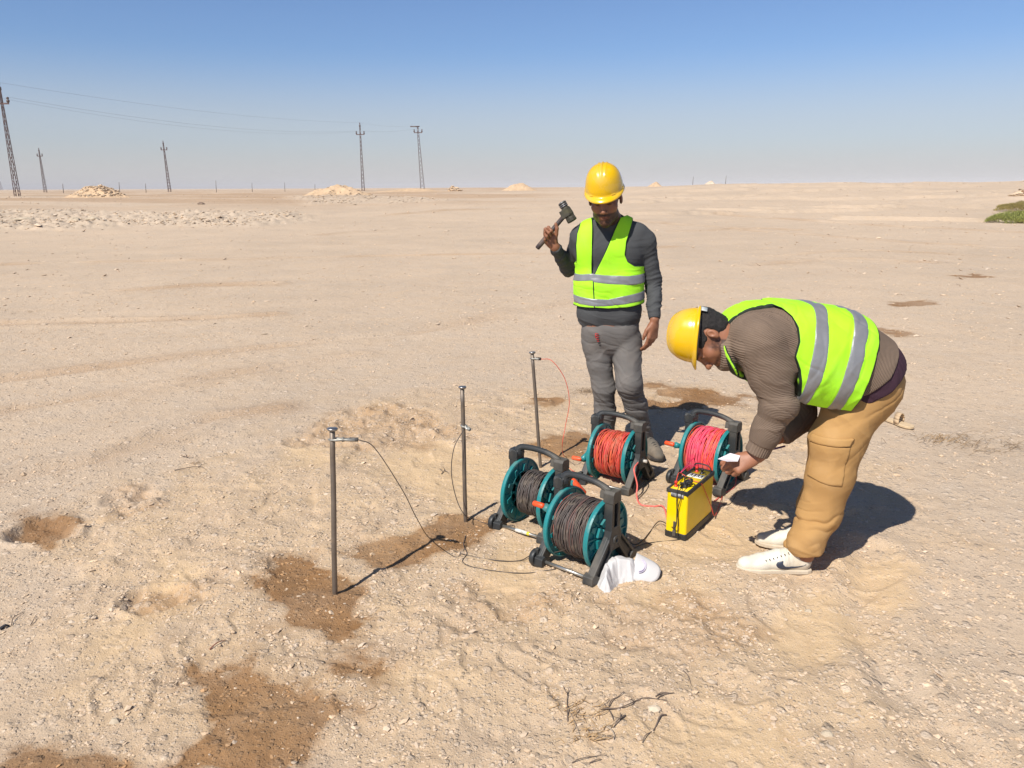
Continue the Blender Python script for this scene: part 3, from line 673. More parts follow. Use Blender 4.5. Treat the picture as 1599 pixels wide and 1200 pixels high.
def reel_master():
    root = empty("cable_reel", (0, 0, 0)); X = V(1, 0, 0)
    # drum with two flanges
    for s in (-1, 1):
        f = MB(); xo = s * HW
        f.lathe(V(xo, 0, ZC), X * s, [(-.006, .02), (-.006, R_FL - .012), (-.010, R_FL - .006), (-.008, R_FL), (.004, R_FL + .001), (.012, R_FL - .002), (.011, R_FL - .009), (.0, R_FL - .012), (-.0035, .02)], 64)
        for k in range(10):                       # raised pockets and ribs moulded into the disc
            a = k * 2 * math.pi / 10 + .2; e = V(0, math.cos(a), math.sin(a)); t = V(0, -math.sin(a), math.cos(a))
            f.prism([(.060, -.014), (.088, -.020), (.088, .020), (.060, .014)], V(xo + s * .007, 0, ZC), e, t, X, .026)
            f.prism([(.100, -.020), (.130, -.014), (.130, .004), (.100, .010)], V(xo - s * .003, 0, ZC), e, t, X, .022)
            a2 = a + math.pi / 10; e2 = V(0, math.cos(a2), math.sin(a2)); t2 = V(0, -math.sin(a2), math.cos(a2))
            f.prism([(.03, -.0025), (R_FL - .010, -.0025), (R_FL - .010, .0025), (.03, .0025)], V(xo, 0, ZC), e2, t2, X, .018)
        f.lathe(V(xo, 0, ZC), X * s, [(-.012, .094), (-.012, .099), (.006, .099), (.006, .094), (-.012, .094)], 48)
        f.lathe(V(xo, 0, ZC), X * s, [(-.012, .0), (-.012, .05), (.016, .05), (.02, .03), (.02, 0)], 32)
        f.build("flange", M_teal, root, bevel=.0015, smooth_=False) if False else f.build("flange", M_teal, root, smooth_=False)
    MB().lathe(V(0, 0, ZC), X, [(-HW, .052), (HW, .052)], 36).build("drum", M_teal, root)
    # two A-shaped side frames
    FX = .130
    for s in (-1, 1):
        f = MB(); o = V(s * FX, 0, 0); ey, ez = V(0, 1, 0), V(0, 0, 1)
        post = lambda y0, y1, z0, z1: [(y0, z0), (y1, z0), (y1, z1), (y0, z1)]
        f.prism([(-.036, .20), (-.012, .20), (-.012, .325), (-.029, .325)], o, ey, ez, X, .044)
        f.prism([(.012, .20), (.036, .20), (.029, .325), (.012, .325)], o, ey, ez, X, .044)
        f.prism([(-.032, .320), (.032, .320), (.031, .362), (.020, .374), (-.020, .374), (-.031, .362)], o, ey, ez, X, .052)
        f.prism([(-.012, .19), (.012, .19), (.012, .33), (-.012, .33)], o - X * s * .010, ey, ez, X, .008)
        f.prism([(-.030, .215), (.030, .215), (.046, .17), (.038, .110), (-.038, .110), (-.046, .17)], o, ey, ez, X, .046)
        for q in (-1, 1):
            L = [(q * .018, .20), (q * .050, .17), (q * .168, .035), (q * .172, .006), (q * .160, -.004), (q * .120, -.004), (q * .112, .012), (q * .012, .130)]
            if q < 0: L = L[::-1]
            outer = L; f.prism(outer, o, ey, ez, X, .026)
            rib = lambda P_: f.prism(P_ if q > 0 else P_[::-1], o + X * s * .010, ey, ez, X, .028)
            rib([(q * .046, .172), (q * .052, .165), (q * .170, .036), (q * .163, .026), (q * .042, .158)][::1])
            rib([(q * .012, .130), (q * .020, .138), (q * .122, .020), (q * .112, .010)])
            f.prism([(q * .112, -.004), (q * .166, -.004), (q * .176, .010), (q * .172, .042), (q * .150, .052), (q * .112, .024)][::(1 if q > 0 else -1)], o, ey, ez, X, .050)
        f.build("side_frame", M_grey, root, bevel=.004, smooth_=False)
        h = MB(); h.lathe(V(s * (FX + .018), 0, ZC - .012), X * s, [(0, .020), (.006, .020), (.010, .017), (.010, .009), (.004, .008), (.004, 0)], 20)
        h.build("hub_cap", M_grey, root)
    # carrying handle
    pts = catmull([V(-.118, 0, .352), V(-.100, 0, .384), V(-.045, 0, .392), (0.02, 0, .390), (.075, 0, .380), (.118, 0, .360)], 6)
    h = MB().tube(pts, np.interp(np.linspace(0, 1, len(pts)), [0, .12, .25, .8, .95, 1], [.028, .023, .0150, .0145, .017, .018]), 10)
    h.prism([(-.024, .332), (.024, .332), (.018, .366), (-.018, .366)], V(.098, 0, 0), V(0, 1, 0), V(0, 0, 1), X, .034)
    h.cyl(V(-.124, -.033, .352), V(-.124, .033, .352), .022, n=14)
    h.build("handle", M_grey, root, bevel=.003)
    for q in (-1, 1):
        MB().cyl(V(-.115, q * .145, .024), V(.112, q * .145, .024), .0075, n=10).build("cross_bar", M_metal, root)
    for q in (-1, 1):
        w = MB(); c = V(-.158, q * .150, .034)
        w.lathe(c, X, [(-.012, .027), (-.012, .034), (-.008, .037), (.008, .037), (.012, .034), (.012, .027), (-.012, .027)], 24)
        for k in range(8):
            a = k * math.pi / 4; w.tube([c, c + V(0, math.cos(a), math.sin(a)) * .026], .0022, 4)
        w.cyl(c - X * .012, c + X * .03, .006, n=8); wo = w.build("wheel", M_grey, root)
        w2 = MB(); w2.box(c + V(.010, 0, .03), (.018, .02, .03)); w2.build("wheel_bracket", M_grey, root, bevel=.003)
    return root
def crank(root, side, ang, fold=False):
    X = V(1, 0, 0); c = V(side * (HW + .062), 0, ZC); e = V(0, math.cos(ang), math.sin(ang))
    arm = MB(); arm.tube([c, c + e * .06, c + e * .105], [.014, .013, .018], 8); arm.cyl(c - X * side * .04, c + X * side * .008, .013, n=12)
    ao = arm.build("crank_arm", M_teal, root)
    g = MB(); k = c + e * .105
    if fold: d = nrm(V(side * .55, .30, -.75)); g.tube([k, k + d * .012, k + d * .088, k + d * .094], [.013, .017, .019, .014], 12)
    else: g.tube([k + X * side * .008, k + X * side * .014, k + X * side * .062, k + X * side * .066], [.009, .0125, .0125, .010], 12)
    g.build("crank_grip", M_orange, ao)
def copy_tree(o, parent=None):
    c = o.copy(); sc.collection.objects.link(c)
    if parent is not None: c.parent = parent
    for ch in [q for q in bpy.data.objects if q.parent == o]: copy_tree(ch, c)
    return c
master = reel_master()
def spot(x, y): return V(x, y, gz(x, y))
REELS = [((.317, 3.070), -40, 'full_black', M_wblk, "teal and grey reel full of black cable, nearest one, beside the white cap", -1, 2.35, False),
         ((.125, 3.475), -36, 'thin_black', M_wblk, "teal and grey reel half wound with black cable, left behind the nearest reel", 1, 1.2, True),
         ((.585, 4.050), -33, 'red', M_wred, "teal and grey reel wound with brick red cable in front of the standing worker", -1, 3.5, False),
         ((1.095, 4.010), -41, 'pink', M_wpink, "teal and grey reel wound with pink and orange cable beside the yellow battery box", -1, 2.8, False)]
roots = [master] + [copy_tree(master) for _ in REELS[1:]]
reel_obj = []
for root, (xy, yaw, kind, wm, lab, cs, ca, fold) in zip(roots, REELS):
    winding(kind, len(kind) + 3).build("cable_winding", wm, root, color=True)
    crank(root, cs, ca, fold)
    if kind == 'red':
        n = MB(); n.cyl(V(.13, 0, ZC - .012), V(.148, 0, ZC - .012), .014, n=12); n.cyl(V(.148, 0, ZC - .012), V(.178, 0, ZC - .012), .008, .010, n=12); n.build("hub_spout", mat("grey_white_plastic", (.5, .47, .42), .5), root)
    if kind == 'thin_black':
        lb = MB(); lb.cyl(V(-.03, -.145, .024), V(.035, -.145, .024), .0088, n=10); lb.build("paper_label", mat("label_white", (.7, .69, .62), .6, stain=(30, (.1, .1, .1), .8)), root)
        lb = MB(); lb.cyl(V(.036, -.145, .024), V(.050, -.145, .024), .0089, n=10); lb.build("yellow_label", mat("label_yellow", (.75, .62, .05), .6), root)
    z = min(gz(*xy), gz(xy[0] + .1, xy[1] - .15)); root.location = (xy[0], xy[1], z); root.rotation_euler = (0, 0, math.radians(yaw))
    tag(root, lab, "cable reel", "cable reels standing on the sand"); reel_obj.append(root)
def rl(i, p):        # point of reel i in the world
    yaw = math.radians(REELS[i][1]); c, s = math.cos(yaw), math.sin(yaw); b = np.array(roots[i].location)
    return b + V(p[0] * c - p[1] * s, p[0] * s + p[1] * c, p[2])

# ---------------- battery box ----------------
M_yel = mat("yellow_case", (.86, .60, .0), .38, noise=(20, .03), stain=(8, (.6, .45, .2), .22)); M_blk = mat("black_trim", (.022, .022, .022), .5, stain=(12, (.2, .16, .12), .4))
A0 = G(1070, 847); A0[2] = gz(A0[0], A0[1]); ea = nrm(V(-.082, .061, 0)); eb = nrm(V(.203, .294, 0)); ez = V(0, 0, 1)
LA, LB, LH = .104, .335, .247; bc = A0 + ea * LA / 2 + eb * LB / 2
batt = empty("battery_box", bc); tag(batt, "tall yellow battery box with black base and lid rim beside the pink reel", "battery")
def rbox(m, z0, z1, gx_, n=6, rad=.012):
    poly = []; hx, hy = LA / 2 + gx_, LB / 2 + gx_
    for cx_, cy_, a0 in ((hx - rad, hy - rad, 0), (-hx + rad, hy - rad, 90), (-hx + rad, -hy + rad, 180), (hx - rad, -hy + rad, 270)):
        for k in range(n): a = math.radians(a0 + 90 * k / (n - 1)); poly.append((cx_ + rad * math.cos(a), cy_ + rad * math.sin(a)))
    m.prism(poly, bc + ez * (z0 + z1) / 2, -ea, eb, ez, z1 - z0)   # (-ea) x eb = +z
    return m
rbox(MB(), .028, .223, 0).build("case", M_yel, batt, bevel=.002)
rbox(MB(), 0, .031, .003).build("base", M_blk, batt, bevel=.003)
m = MB(); 
for sx in (-1, 1): m.box(bc - ea * sx * (LA / 2 - .003) + ez * .232, (.010, LB + .006, .020), np.stack([-ea, eb, ez], 1))
for sy in (-1, 1): m.box(bc + eb * sy * (LB / 2 - .003) + ez * .2322, (LA - .010, .010, .019), np.stack([-ea, eb, ez], 1))
m.build("lid_rim", M_blk, batt, bevel=.002)
m = MB(); m.box(bc + ez * .226, (LA - .014, LB - .014, .020), np.stack([-ea, eb, ez], 1)); m.build("lid", M_yel, batt)
RB = np.stack([-ea, eb, ez], 1)
def bl(u, v, z): return bc - ea * u + eb * v + ez * z
# printed marks on the lid: four strokes of a block emblem and a line of small print
m = MB()
for k in range(4):
    u0 = -.030 + k * .017
    for (a, b_) in (((u0, -.006), (u0 + .004, .030)), ((u0 + .010, -.006), (u0 + .006, .030)), ((u0 + .001, .010), (u0 + .010, .010))):
        p, q = bl(a[0], a[1] + .055, .2372), bl(b_[0], b_[1] + .055, .2372); m.tube([p, q], .0019, 4)
m.build("lid_emblem", mat("print_black", (.02, .02, .02), .5), batt)
m = MB(); m.box(bl(-.002, .067, .2364), (.076, .052, .0006), RB); m.build("emblem_panel", mat("print_white", (.75, .75, .72), .5), batt)
m = MB()
for k, (v_, w_) in enumerate(((.118, .05), (.126, .038), (.134, .044))): m.box(bl(.02 - .004 * k, v_, .2364), (w_ * .5, .0025, .0006), RB)
m.box(bl(.032, .108, .2364), (.010, .008, .0006), RB); m.build("lid_print", M_blk, batt)
m = MB(); f0 = bl(0, -LB / 2 - .004, 0)
m.box(f0 + ez * .217 + (-ea) * .002, (.062, .003, .018), RB); m.build("front_plate", mat("grey_plate", (.18, .18, .19), .5, stain=(60, (.5, .5, .5), .8)), batt)
m = MB(); m.box(f0 + ez * .062 + ea * .004, (.013, .005, .048), RB); m.box(f0 - eb * .002 + ez * .028 + ea * .004, (.016, .006, .026), RB); m.box(f0 - eb * .0045 + ez * .030 + ea * .004, (.008, .004, .012), RB)
m.build("latch", mat("latch_steel", (.16, .155, .15), .4, .7), batt, bevel=.001)
m = MB(); hb = catmull([bl(-LA/2+.012, LB/2 - .03, .238), bl(-LA/2+.012, LB/2 - .03, .262), bl(-.02, LB/2 - .03, .275), bl(.03, LB/2 - .03, .272), bl(LA/2-.008, LB/2 - .03, .258), bl(LA/2-.008, LB/2 - .03, .238)], 4)
m.tube(hb, .0035, 6); m.build("carry_handle", M_blk, batt)
def terminal(u, v, col, nm):
    t = MB(); t.lathe(bl(u, v, .236), ez, [(0, .009), (.004, .009), (.005, .006), (.016, .006), (.017, .008), (.026, .0075), (.028, .003), (.028, 0)], 12)
    t.build(nm, mat(nm, col, .4), batt)
terminal(-.030, -.115, (.65, .03, .015), "red_terminal"); terminal(.000, -.118, (.02, .02, .02), "black_terminal")
terminal(-.022, .125, (.65, .03, .015), "red_terminal"); terminal(.010, .112, (.02, .02, .02), "black_terminal")
m = MB()     # the socket block and knobs near the front
m.box(bl(.012, -.075, .248), (.034, .046, .020), RB); m.lathe(bl(.012, -.105, .236), ez, [(0, .012), (.014, .012), (.016, .006), (.016, 0)], 12); m.build("socket_block", mat("dark_block", (.05, .05, .055), .35), batt, bevel=.004)
m = MB(); cc = bl(.020, -.088, .262); a = np.linspace(0, 2 * math.pi * 2.6, 60)
m.tube(np.stack([cc + (-ea) * math.cos(t) * (.018 + .001 * math.sin(t * 3)) + eb * math.sin(t) * .026 + ez * (.003 * math.sin(t * 1.7) + t * .0008) for t in a]), .0022, 6)
tag(m.build("cable_coil", M_wblk2 if False else mat("black_lead", (.02, .02, .02), .45), None), "small coil of black lead lying on the yellow box lid", "cable")

# ---------------- stakes and clamps ----------------
M_stake = mat("stake_steel", (.20, .165, .135), .55, .65, noise=(9, .2), stain=(15, (.30, .22, .15), .5)); M_cap = mat("stake_head", (.36, .35, .34), .35, .9, noise=(40, .2))
M_clip = mat("clip_steel", (.42, .41, .37), .45, .7, stain=(30, (.1, .09, .08), .6))
def stake(bx, by, tx, ty, back, rad, label):
    b = gp(bx, by); t = P(tx, ty, b[1] + back); ax = nrm(t - b); root = empty("ground_stake", b)
    x, y, z = frame(ax); L = np.linalg.norm(t - b)
    pts = np.array([b - ax * .05 + (x * math.sin(k * .8) + y * math.cos(k)) * .0006 + ax * (L + .042) * k / 10 for k in range(11)])
    MB().tube(pts, rad, 12).build("shaft", M_stake, root)
    MB().lathe(t, ax, [(-.012, rad * 1.05), (-.009, rad * 1.7), (-.004, rad * 2.0), (-.001, rad * 2.0), (.0015, rad * 1.7), (.002, 0)], 20).build("head", M_cap, root)
    tag(root, label, "stake", "steel stakes hammered into the ground"); return b, t, ax
S1 = stake(523, 928, 519, 669, .05, .0108, "nearest steel stake on the left with a clip pointing right")
S2 = stake(727, 815, 722, 604, .04, .0100, "middle steel stake left of the black cable reels")
S3 = stake(844, 730, 831, 550, .05, .0095, "farthest steel stake with a red wire, behind the black cable reels")
def clamp(pt, d, L, label, wclr):
    d = nrm(d); x, y, z = frame(d); root = empty("spring_clamp", pt)
    for s in (-1, 1):
        j = MB(); p0 = pt - d * .016; j.tube([p0 + x * s * .002, pt + x * s * .0115, pt + d * .014 + x * s * .010, pt + d * L * .45 + x * s * .003, pt + d * L + x * s * .008], [.0035, .0045, .006, .0055, .0055], 6)
        j.build("jaw", M_clip, root)
    MB().cyl(pt + d * L * .45 - y * .008, pt + d * L * .45 + y * .008, .006, n=10).build("pivot", M_clip, root)
    if wclr is not None: MB().tube([pt + d * L * .75, pt + d * (L + .008)], [.009, .0085], 8).build("sleeve", wclr, root)
    tag(root, label, "clamp", "spring clamps biting the stakes"); return pt + d * (L + .01)
def onst(S, py):
    b, t, ax = S; best = min(np.linspace(0, 1, 200), key=lambda k: abs(proj(b + (t - b) * k)[1] - py)); return b + (t - b) * best
E1 = clamp(onst(S1, 687), V(1, -.15, .04), .095, "long spring clamp pointing right from the nearest stake", mat("clip_dark", (.11, .10, .09), .5))
E2 = clamp(onst(S2, 665), V(.55, -.75, -.10), .05, "short clamp gripping the middle stake", mat("clip_grey", (.25, .25, .23), .5))
E3 = clamp(onst(S3, 560), V(.8, -.5, .06), .045, "small clamp gripping the farthest stake", mat("clip_black", (.03, .03, .03), .5))

# ---------------- loose leads ----------------
M_lead = mat("grey_lead", (.075, .060, .050), .5); M_redl = mat("red_lead", (.66, .07, .04), .45); M_lb = mat("black_lead2", (.022, .020, .019), .45)
def lead(pts, r, m, label, n=10, cat="cable", group="loose leads between stakes, reels and battery", name="lead_wire"):
    o = MB().tube(catmull(pts, n), r, 6).build(name, m); tag(o, label, cat, group); return o
g_ = lambda px, py, h=.004: gp(px, py, h)
lead([E1, P(585, 700, 2.86), P(628, 765, 2.9), P(652, 812, 2.95), g_(674, 847, .012), g_(720, 866), g_(770, 876), g_(812, 877), g_(838, 868, .02), rl(0, (-.085, -.10, .06)), rl(0, (.0, -.105, .13)), rl(0, (.03, -.06, .26))], .0021, M_lead,
     "brown lead curving from the nearest stake down to the nearest black reel")
lead([E2 + V(-.03, .03, -.005), P(709, 700, 3.48), P(705, 740, 3.47), P(713, 780, 3.46), P(726, 805, 3.44), g_(740, 812), g_(765, 821), g_(785, 822), rl(1, (-.06, -.13, .03))], .0022, M_lead, "dark lead hanging from the clamp of the middle stake down to the ground")
lead([g_(727, 838), g_(724, 852), g_(729, 866), g_(722, 878), g_(735, 886), g_(765, 892), g_(800, 896), g_(830, 896), g_(868, 890)], .0018, M_lead, "thin wavy lead lying in the sand left of the nearest reel")
lead([E3, P(862, 564, 4.2), P(882, 592, 4.2), P(889, 628, 4.2), P(883, 665, 4.2), P(878, 695, 4.16), g_(880, 712), g_(892, 735), rl(2, (-.09, -.12, .05))], .0018, M_redl, "thin red lead arching from the farthest stake to the ground")
lead([rl(2, (.110, -.035, .165)), rl(2, (.145, -.045, .160)), P(990, 733, 3.86), P(995, 757, 3.83), g_(994, 778, .015), g_(1000, 789), g_(1020, 792), g_(1036, 795, .01), bl(-.062, -.10, .02)], .0042, mat("pink_lead", (.78, .16, .13), .45), "thicker pink lead from the red reel flange down to the battery box")
lead([P(1000, 724, 3.9) * V(1, 1, 0) + V(0, 0, gz(.7, 3.9) + .03), g_(1010, 750), g_(1012, 762), g_(1001, 776), g_(995, 782)], .0018, M_lb, "short black lead bent on the sand beside the pink one")
lead([bl(.0, -.12, .262), bl(.002, -.165, .252), bl(.004, -.180, .20), bl(.010, -.185, .13), bl(.004, -.19, .065), g_(1030, 820, .02), g_(1015, 832), g_(1003, 846), g_(990, 852), g_(975, 841), rl(0, (.10, .13, .08)), rl(0, (.085, .10, .15))], .0024, M_lb, "black lead from the box lid down its left side to the nearest reel")
lead([bl(.020, -.10, .262), bl(.022, -.160, .252), bl(.022, -.178, .21), bl(.012, -.182, .15), bl(.016, -.180, .09), bl(.018, -.182, .03), bl(.02, -.18, .005), g_(1010, 850), g_(985, 860)], .0020, M_lb, "black lead running down the front of the yellow box to the sand")
lead([bl(-.030, -.115, .262), bl(-.038, -.07, .285), bl(-.045, -.01, .262), bl(.01, -.02, .245), bl(.052, -.01, .236), bl(.058, .04, .18), bl(.062, .12, .08), bl(.07, .17, .01), g_(1128, 776)], .0020, M_redl, "red lead looping over the yellow box lid and down its right side")
lead([bl(-.022, .125, .262), bl(-.05, .09, .27), bl(-.068, .03, .25), rl(3, (-.03, -.14, .17)), rl(3, (-.06, -.125, .10))], .0020, mat("magenta_lead", (.7, .03, .12), .45), "magenta lead from the rear terminal to the pink reel")
lead([bl(.010, .112, .262), bl(.0, .06, .27), bl(-.02, -.02, .262), bl(.0, -.09, .268)], .0020, M_lb, "black jumper lead between the two black terminals on the lid")
lead([rl(3, (.145, .0, .14)), g_(1149, 752, .03), g_(1146, 762), g_(1134, 770), g_(1122, 779), g_(1115, 784)], .0030, mat("pink_lead2", (.75, .14, .11), .45), "short pink lead on the sand at the foot of the pink reel")
lead([g_(1128, 790), g_(1140, 788), g_(1148, 777), g_(1150, 770)], .0016, M_lb, "small black loop of wire on the sand right of the yellow box")
# ---------------- implicit-surface modeller for bodies and clothes ----------------
class Cap:      # tapered capsule, optionally flattened along an axis
    def __init__(s, a, b, ra, rb=None, k=.02, flat=None, op='+'):
        s.a, s.b = np.asarray(a, float), np.asarray(b, float); s.ra, s.rb = ra, (ra if rb is None else rb); s.k = k; s.op = op
        s.fx, s.fs = (nrm(flat[0]), flat[1]) if flat else (None, 1)
    def box(s, i): r = max(s.ra, s.rb) * max(1, s.fs) + i; return np.minimum(s.a, s.b) - r, np.maximum(s.a, s.b) + r
    def __call__(s, x, y, z, i):
        a, b = s.a, s.b; e = b - a; L = e @ e + 1e-9
        px, py, pz = x - a[0], y - a[1], z - a[2]
        t = np.clip((px * e[0] + py * e[1] + pz * e[2]) / L, 0, 1)
        qx, qy, qz = px - e[0] * t, py - e[1] * t, pz - e[2] * t
        r = s.ra + (s.rb - s.ra) * t + i
        if s.fx is None: return np.sqrt(qx * qx + qy * qy + qz * qz) - r
        c = qx * s.fx[0] + qy * s.fx[1] + qz * s.fx[2]; g = 1 / s.fs**2 - 1
        d2 = qx * qx + qy * qy + qz * qz; m2 = d2 + c * c * g
        m = np.sqrt(m2) + 1e-7; gr = np.sqrt(1 + g * (c / s.fs)**2 / m2.clip(1e-9))
        return (m - r) / gr
class Ell:
    def __init__(s, c, R, r, k=.02, op='+'): s.c, s.R, s.r, s.k, s.op = np.asarray(c, float), np.asarray(R, float), np.asarray(r, float), k, op
    def box(s, i): m = s.r.max() + i; return s.c - m, s.c + m
    def __call__(s, x, y, z, i):
        px, py, pz = x - s.c[0], y - s.c[1], z - s.c[2]; r = s.r + i; k0 = 0; k1 = 0
        for j in range(3):
            q = px * s.R[0, j] + py * s.R[1, j] + pz * s.R[2, j]; k0 = k0 + (q / r[j])**2; k1 = k1 + (q / r[j]**2)**2
        k0 = np.sqrt(k0); return k0 * (k0 - 1) / np.sqrt(k1 + 1e-9)
class Field:
    def __init__(s, lo, hi, h):
        s.lo = np.asarray(lo, float); s.h = h; n = np.ceil((np.asarray(hi) - s.lo) / h).astype(int) + 1
        s.n = n; s.v = np.full(n, .06, np.float32)
    @staticmethod
    def around(prims, h, infl=0, pad=.02):
        lo = np.min([p.box(infl)[0] for p in prims if p.op == '+'], 0) - pad; hi = np.max([p.box(infl)[1] for p in prims if p.op == '+'], 0) + pad
        return Field(lo, hi, h)
    def axes(s, i0, i1): return tuple((s.lo[j] + s.h * np.arange(i0[j], i1[j])).astype(np.float32).reshape([-1 if q == j else 1 for q in range(3)]) for j in range(3))
    def add(s, prims, infl=0):
        for p in prims:
            lo, hi = p.box(infl); m = p.k + .012
            i0 = np.clip(np.floor((lo - m - s.lo) / s.h).astype(int), 0, s.n); i1 = np.clip(np.ceil((hi + m - s.lo) / s.h).astype(int) + 1, 0, s.n)
            if (i1 <= i0).any(): continue
            sl = tuple(slice(a, b) for a, b in zip(i0, i1)); d = p(*s.axes(i0, i1), infl).astype(np.float32); v = s.v[sl]
            if p.op == '+':
                hh = np.maximum(p.k - np.abs(v - d), 0) / p.k; s.v[sl] = np.minimum(v, d) - hh * hh * p.k * .25
            else:
                hh = np.maximum(p.k - np.abs(v + d), 0) / p.k; s.v[sl] = np.maximum(v, -d) + hh * hh * p.k * .25
        return s
    def full_axes(s): return s.axes((0, 0, 0), s.n)
    def prismXZ(s, poly):     # signed distance of a polygon in the x-z plane, extruded along y (as an array broadcastable to v)
        x, y, z = s.full_axes(); X, Z = np.meshgrid(x.ravel(), z.ravel(), indexing='ij')
        return sdpoly(X, Z, poly).astype(np.float32)[:, None, :]
    def keep(s, d, k=.006):
        h_ = np.maximum(k - np.abs(s.v - d), 0) / k; s.v = (np.maximum(s.v, d) + h_ * h_ * k * .25).astype(np.float32); return s
    def cut(s, d, k=.006): return s.keep(-d, k)
    def mesh(s):
        v = s.v; sg = v < 0; n = s.n; P_, C, Q = [], [], []
        for ax in range(3):
            a = [slice(None)] * 3; b = [slice(None)] * 3; a[ax] = slice(0, -1); b[ax] = slice(1, None)
            sa, sb = sg[tuple(a)], sg[tuple(b)]
            idx = np.argwhere(sa != sb); u, w = (ax + 1) % 3, (ax + 2) % 3
            ok = (idx[:, u] > 0) & (idx[:, w] > 0) & (idx[:, u] < n[u] - 1) & (idx[:, w] < n[w] - 1); idx = idx[ok]
            if not len(idx): continue
            j = idx.copy(); j[:, ax] += 1; va = v[tuple(idx.T)]; vb = v[tuple(j.T)]; t = va / (va - vb)
            pos = idx.astype(np.float64); pos[:, ax] += t
            cells = []
            for du, dw in ((-1, -1), (0, -1), (0, 0), (-1, 0)):
                c = idx.copy(); c[:, u] += du; c[:, w] += dw; cells.append((c[:, 0] * n[1] + c[:, 1]) * n[2] + c[:, 2])
            q = np.stack(cells, 1); flip = va > 0; q[flip] = q[flip][:, ::-1]
            Q.append(q); C.append(np.stack(cells, 1).ravel()); P_.append(np.repeat(pos, 4, 0))
        Q = np.concatenate(Q); C = np.concatenate(C); P_ = np.concatenate(P_)
        un, inv = np.unique(C, return_inverse=True); cnt = np.bincount(inv)
        V_ = np.stack([np.bincount(inv, P_[:, k]) / cnt for k in range(3)], 1)
        F_ = np.searchsorted(un, Q.ravel()).reshape(-1, 4)
        return V_ * s.h + s.lo, F_
def vnormals(v, f):
    n = np.cross(v[f[:, 2]] - v[f[:, 0]], v[f[:, 3]] - v[f[:, 1]]); o = np.zeros_like(v)
    for k in range(4):
        for c in range(3): o[:, c] += np.bincount(f[:, k], n[:, c], len(v))
    return o / (np.linalg.norm(o, axis=1)[:, None] + 1e-12)
def relax(v, f, it=1, lam=.5):
    for _ in range(it):
        s = np.zeros_like(v); c = np.zeros(len(v))
        for a in range(4):
            b = (a + 1) % 4
            for k in range(3): s[:, k] += np.bincount(f[:, a], v[f[:, b], k], len(v)) + np.bincount(f[:, b], v[f[:, a], k], len(v))
            c += np.bincount(f[:, a], minlength=len(v)) + np.bincount(f[:, b], minlength=len(v))
        v = v + lam * (s / c[:, None] - v)
    return v
def folds(v, axis, freq, stretch=5.0, seed=0, warp=1.0, sharp=1.4):
    """cloth folds: ridges running across `axis`"""
    z = nrm(axis); x, y, _ = frame(z); a, b, c = v @ x, v @ y, v @ z
    c = c + warp * .035 * vnoise(a * 7, b * 7, c * 5, seed + 5) + warp * .012 * vnoise(a * 18, b * 18, c * 9, seed + 6)
    n = vnoise(a * stretch, b * stretch, c * freq, seed)
    n2 = vnoise(a * stretch * 1.7, b * stretch * 1.7, c * freq * 1.9, seed + 1)
    r = (1 - np.abs(n) * 1.6).clip(0, 1)**sharp; r2 = (1 - np.abs(n2) * 1.6).clip(0, 1)**sharp
    return r * .7 + r2 * .35 - .45
def creases(v, axis, freq, stretch=3.0, seed=0, warp=1.2):
    """full cloth with narrow sharp valleys"""
    z = nrm(axis); x, y, _ = frame(z); a, b, c = v @ x, v @ y, v @ z
    c = c + warp * .05 * vnoise(a * 6, b * 6, c * 4, seed + 5) + warp * .012 * vnoise(a * 20, b * 20, c * 9, seed + 6); o = 0
    for k, w in ((1, .65), (1.8, .4)):
        n = vnoise(a * stretch * k, b * stretch * k, c * freq * k, seed + int(k * 3)); o = o - w * (1 - np.abs(n) * 3.2).clip(0, 1)**1.3
    return o + .3
def sdf_obj(name, fld, m, parent, disp=None, sm=1, attr=None, **k):
    v, f = fld.mesh()
    if sm: v = relax(v, f, sm)
    if disp is not None:
        nn = vnormals(v, f); v = v + nn * disp(v, nn)[:, None]
    at = {kk: fn(v) for kk, fn in attr.items()} if attr else None
    print("  sdf", name, len(v), round(time.time() - T0, 1))
    return add_obj(name, v, f, m, parent, attr=at, **k)

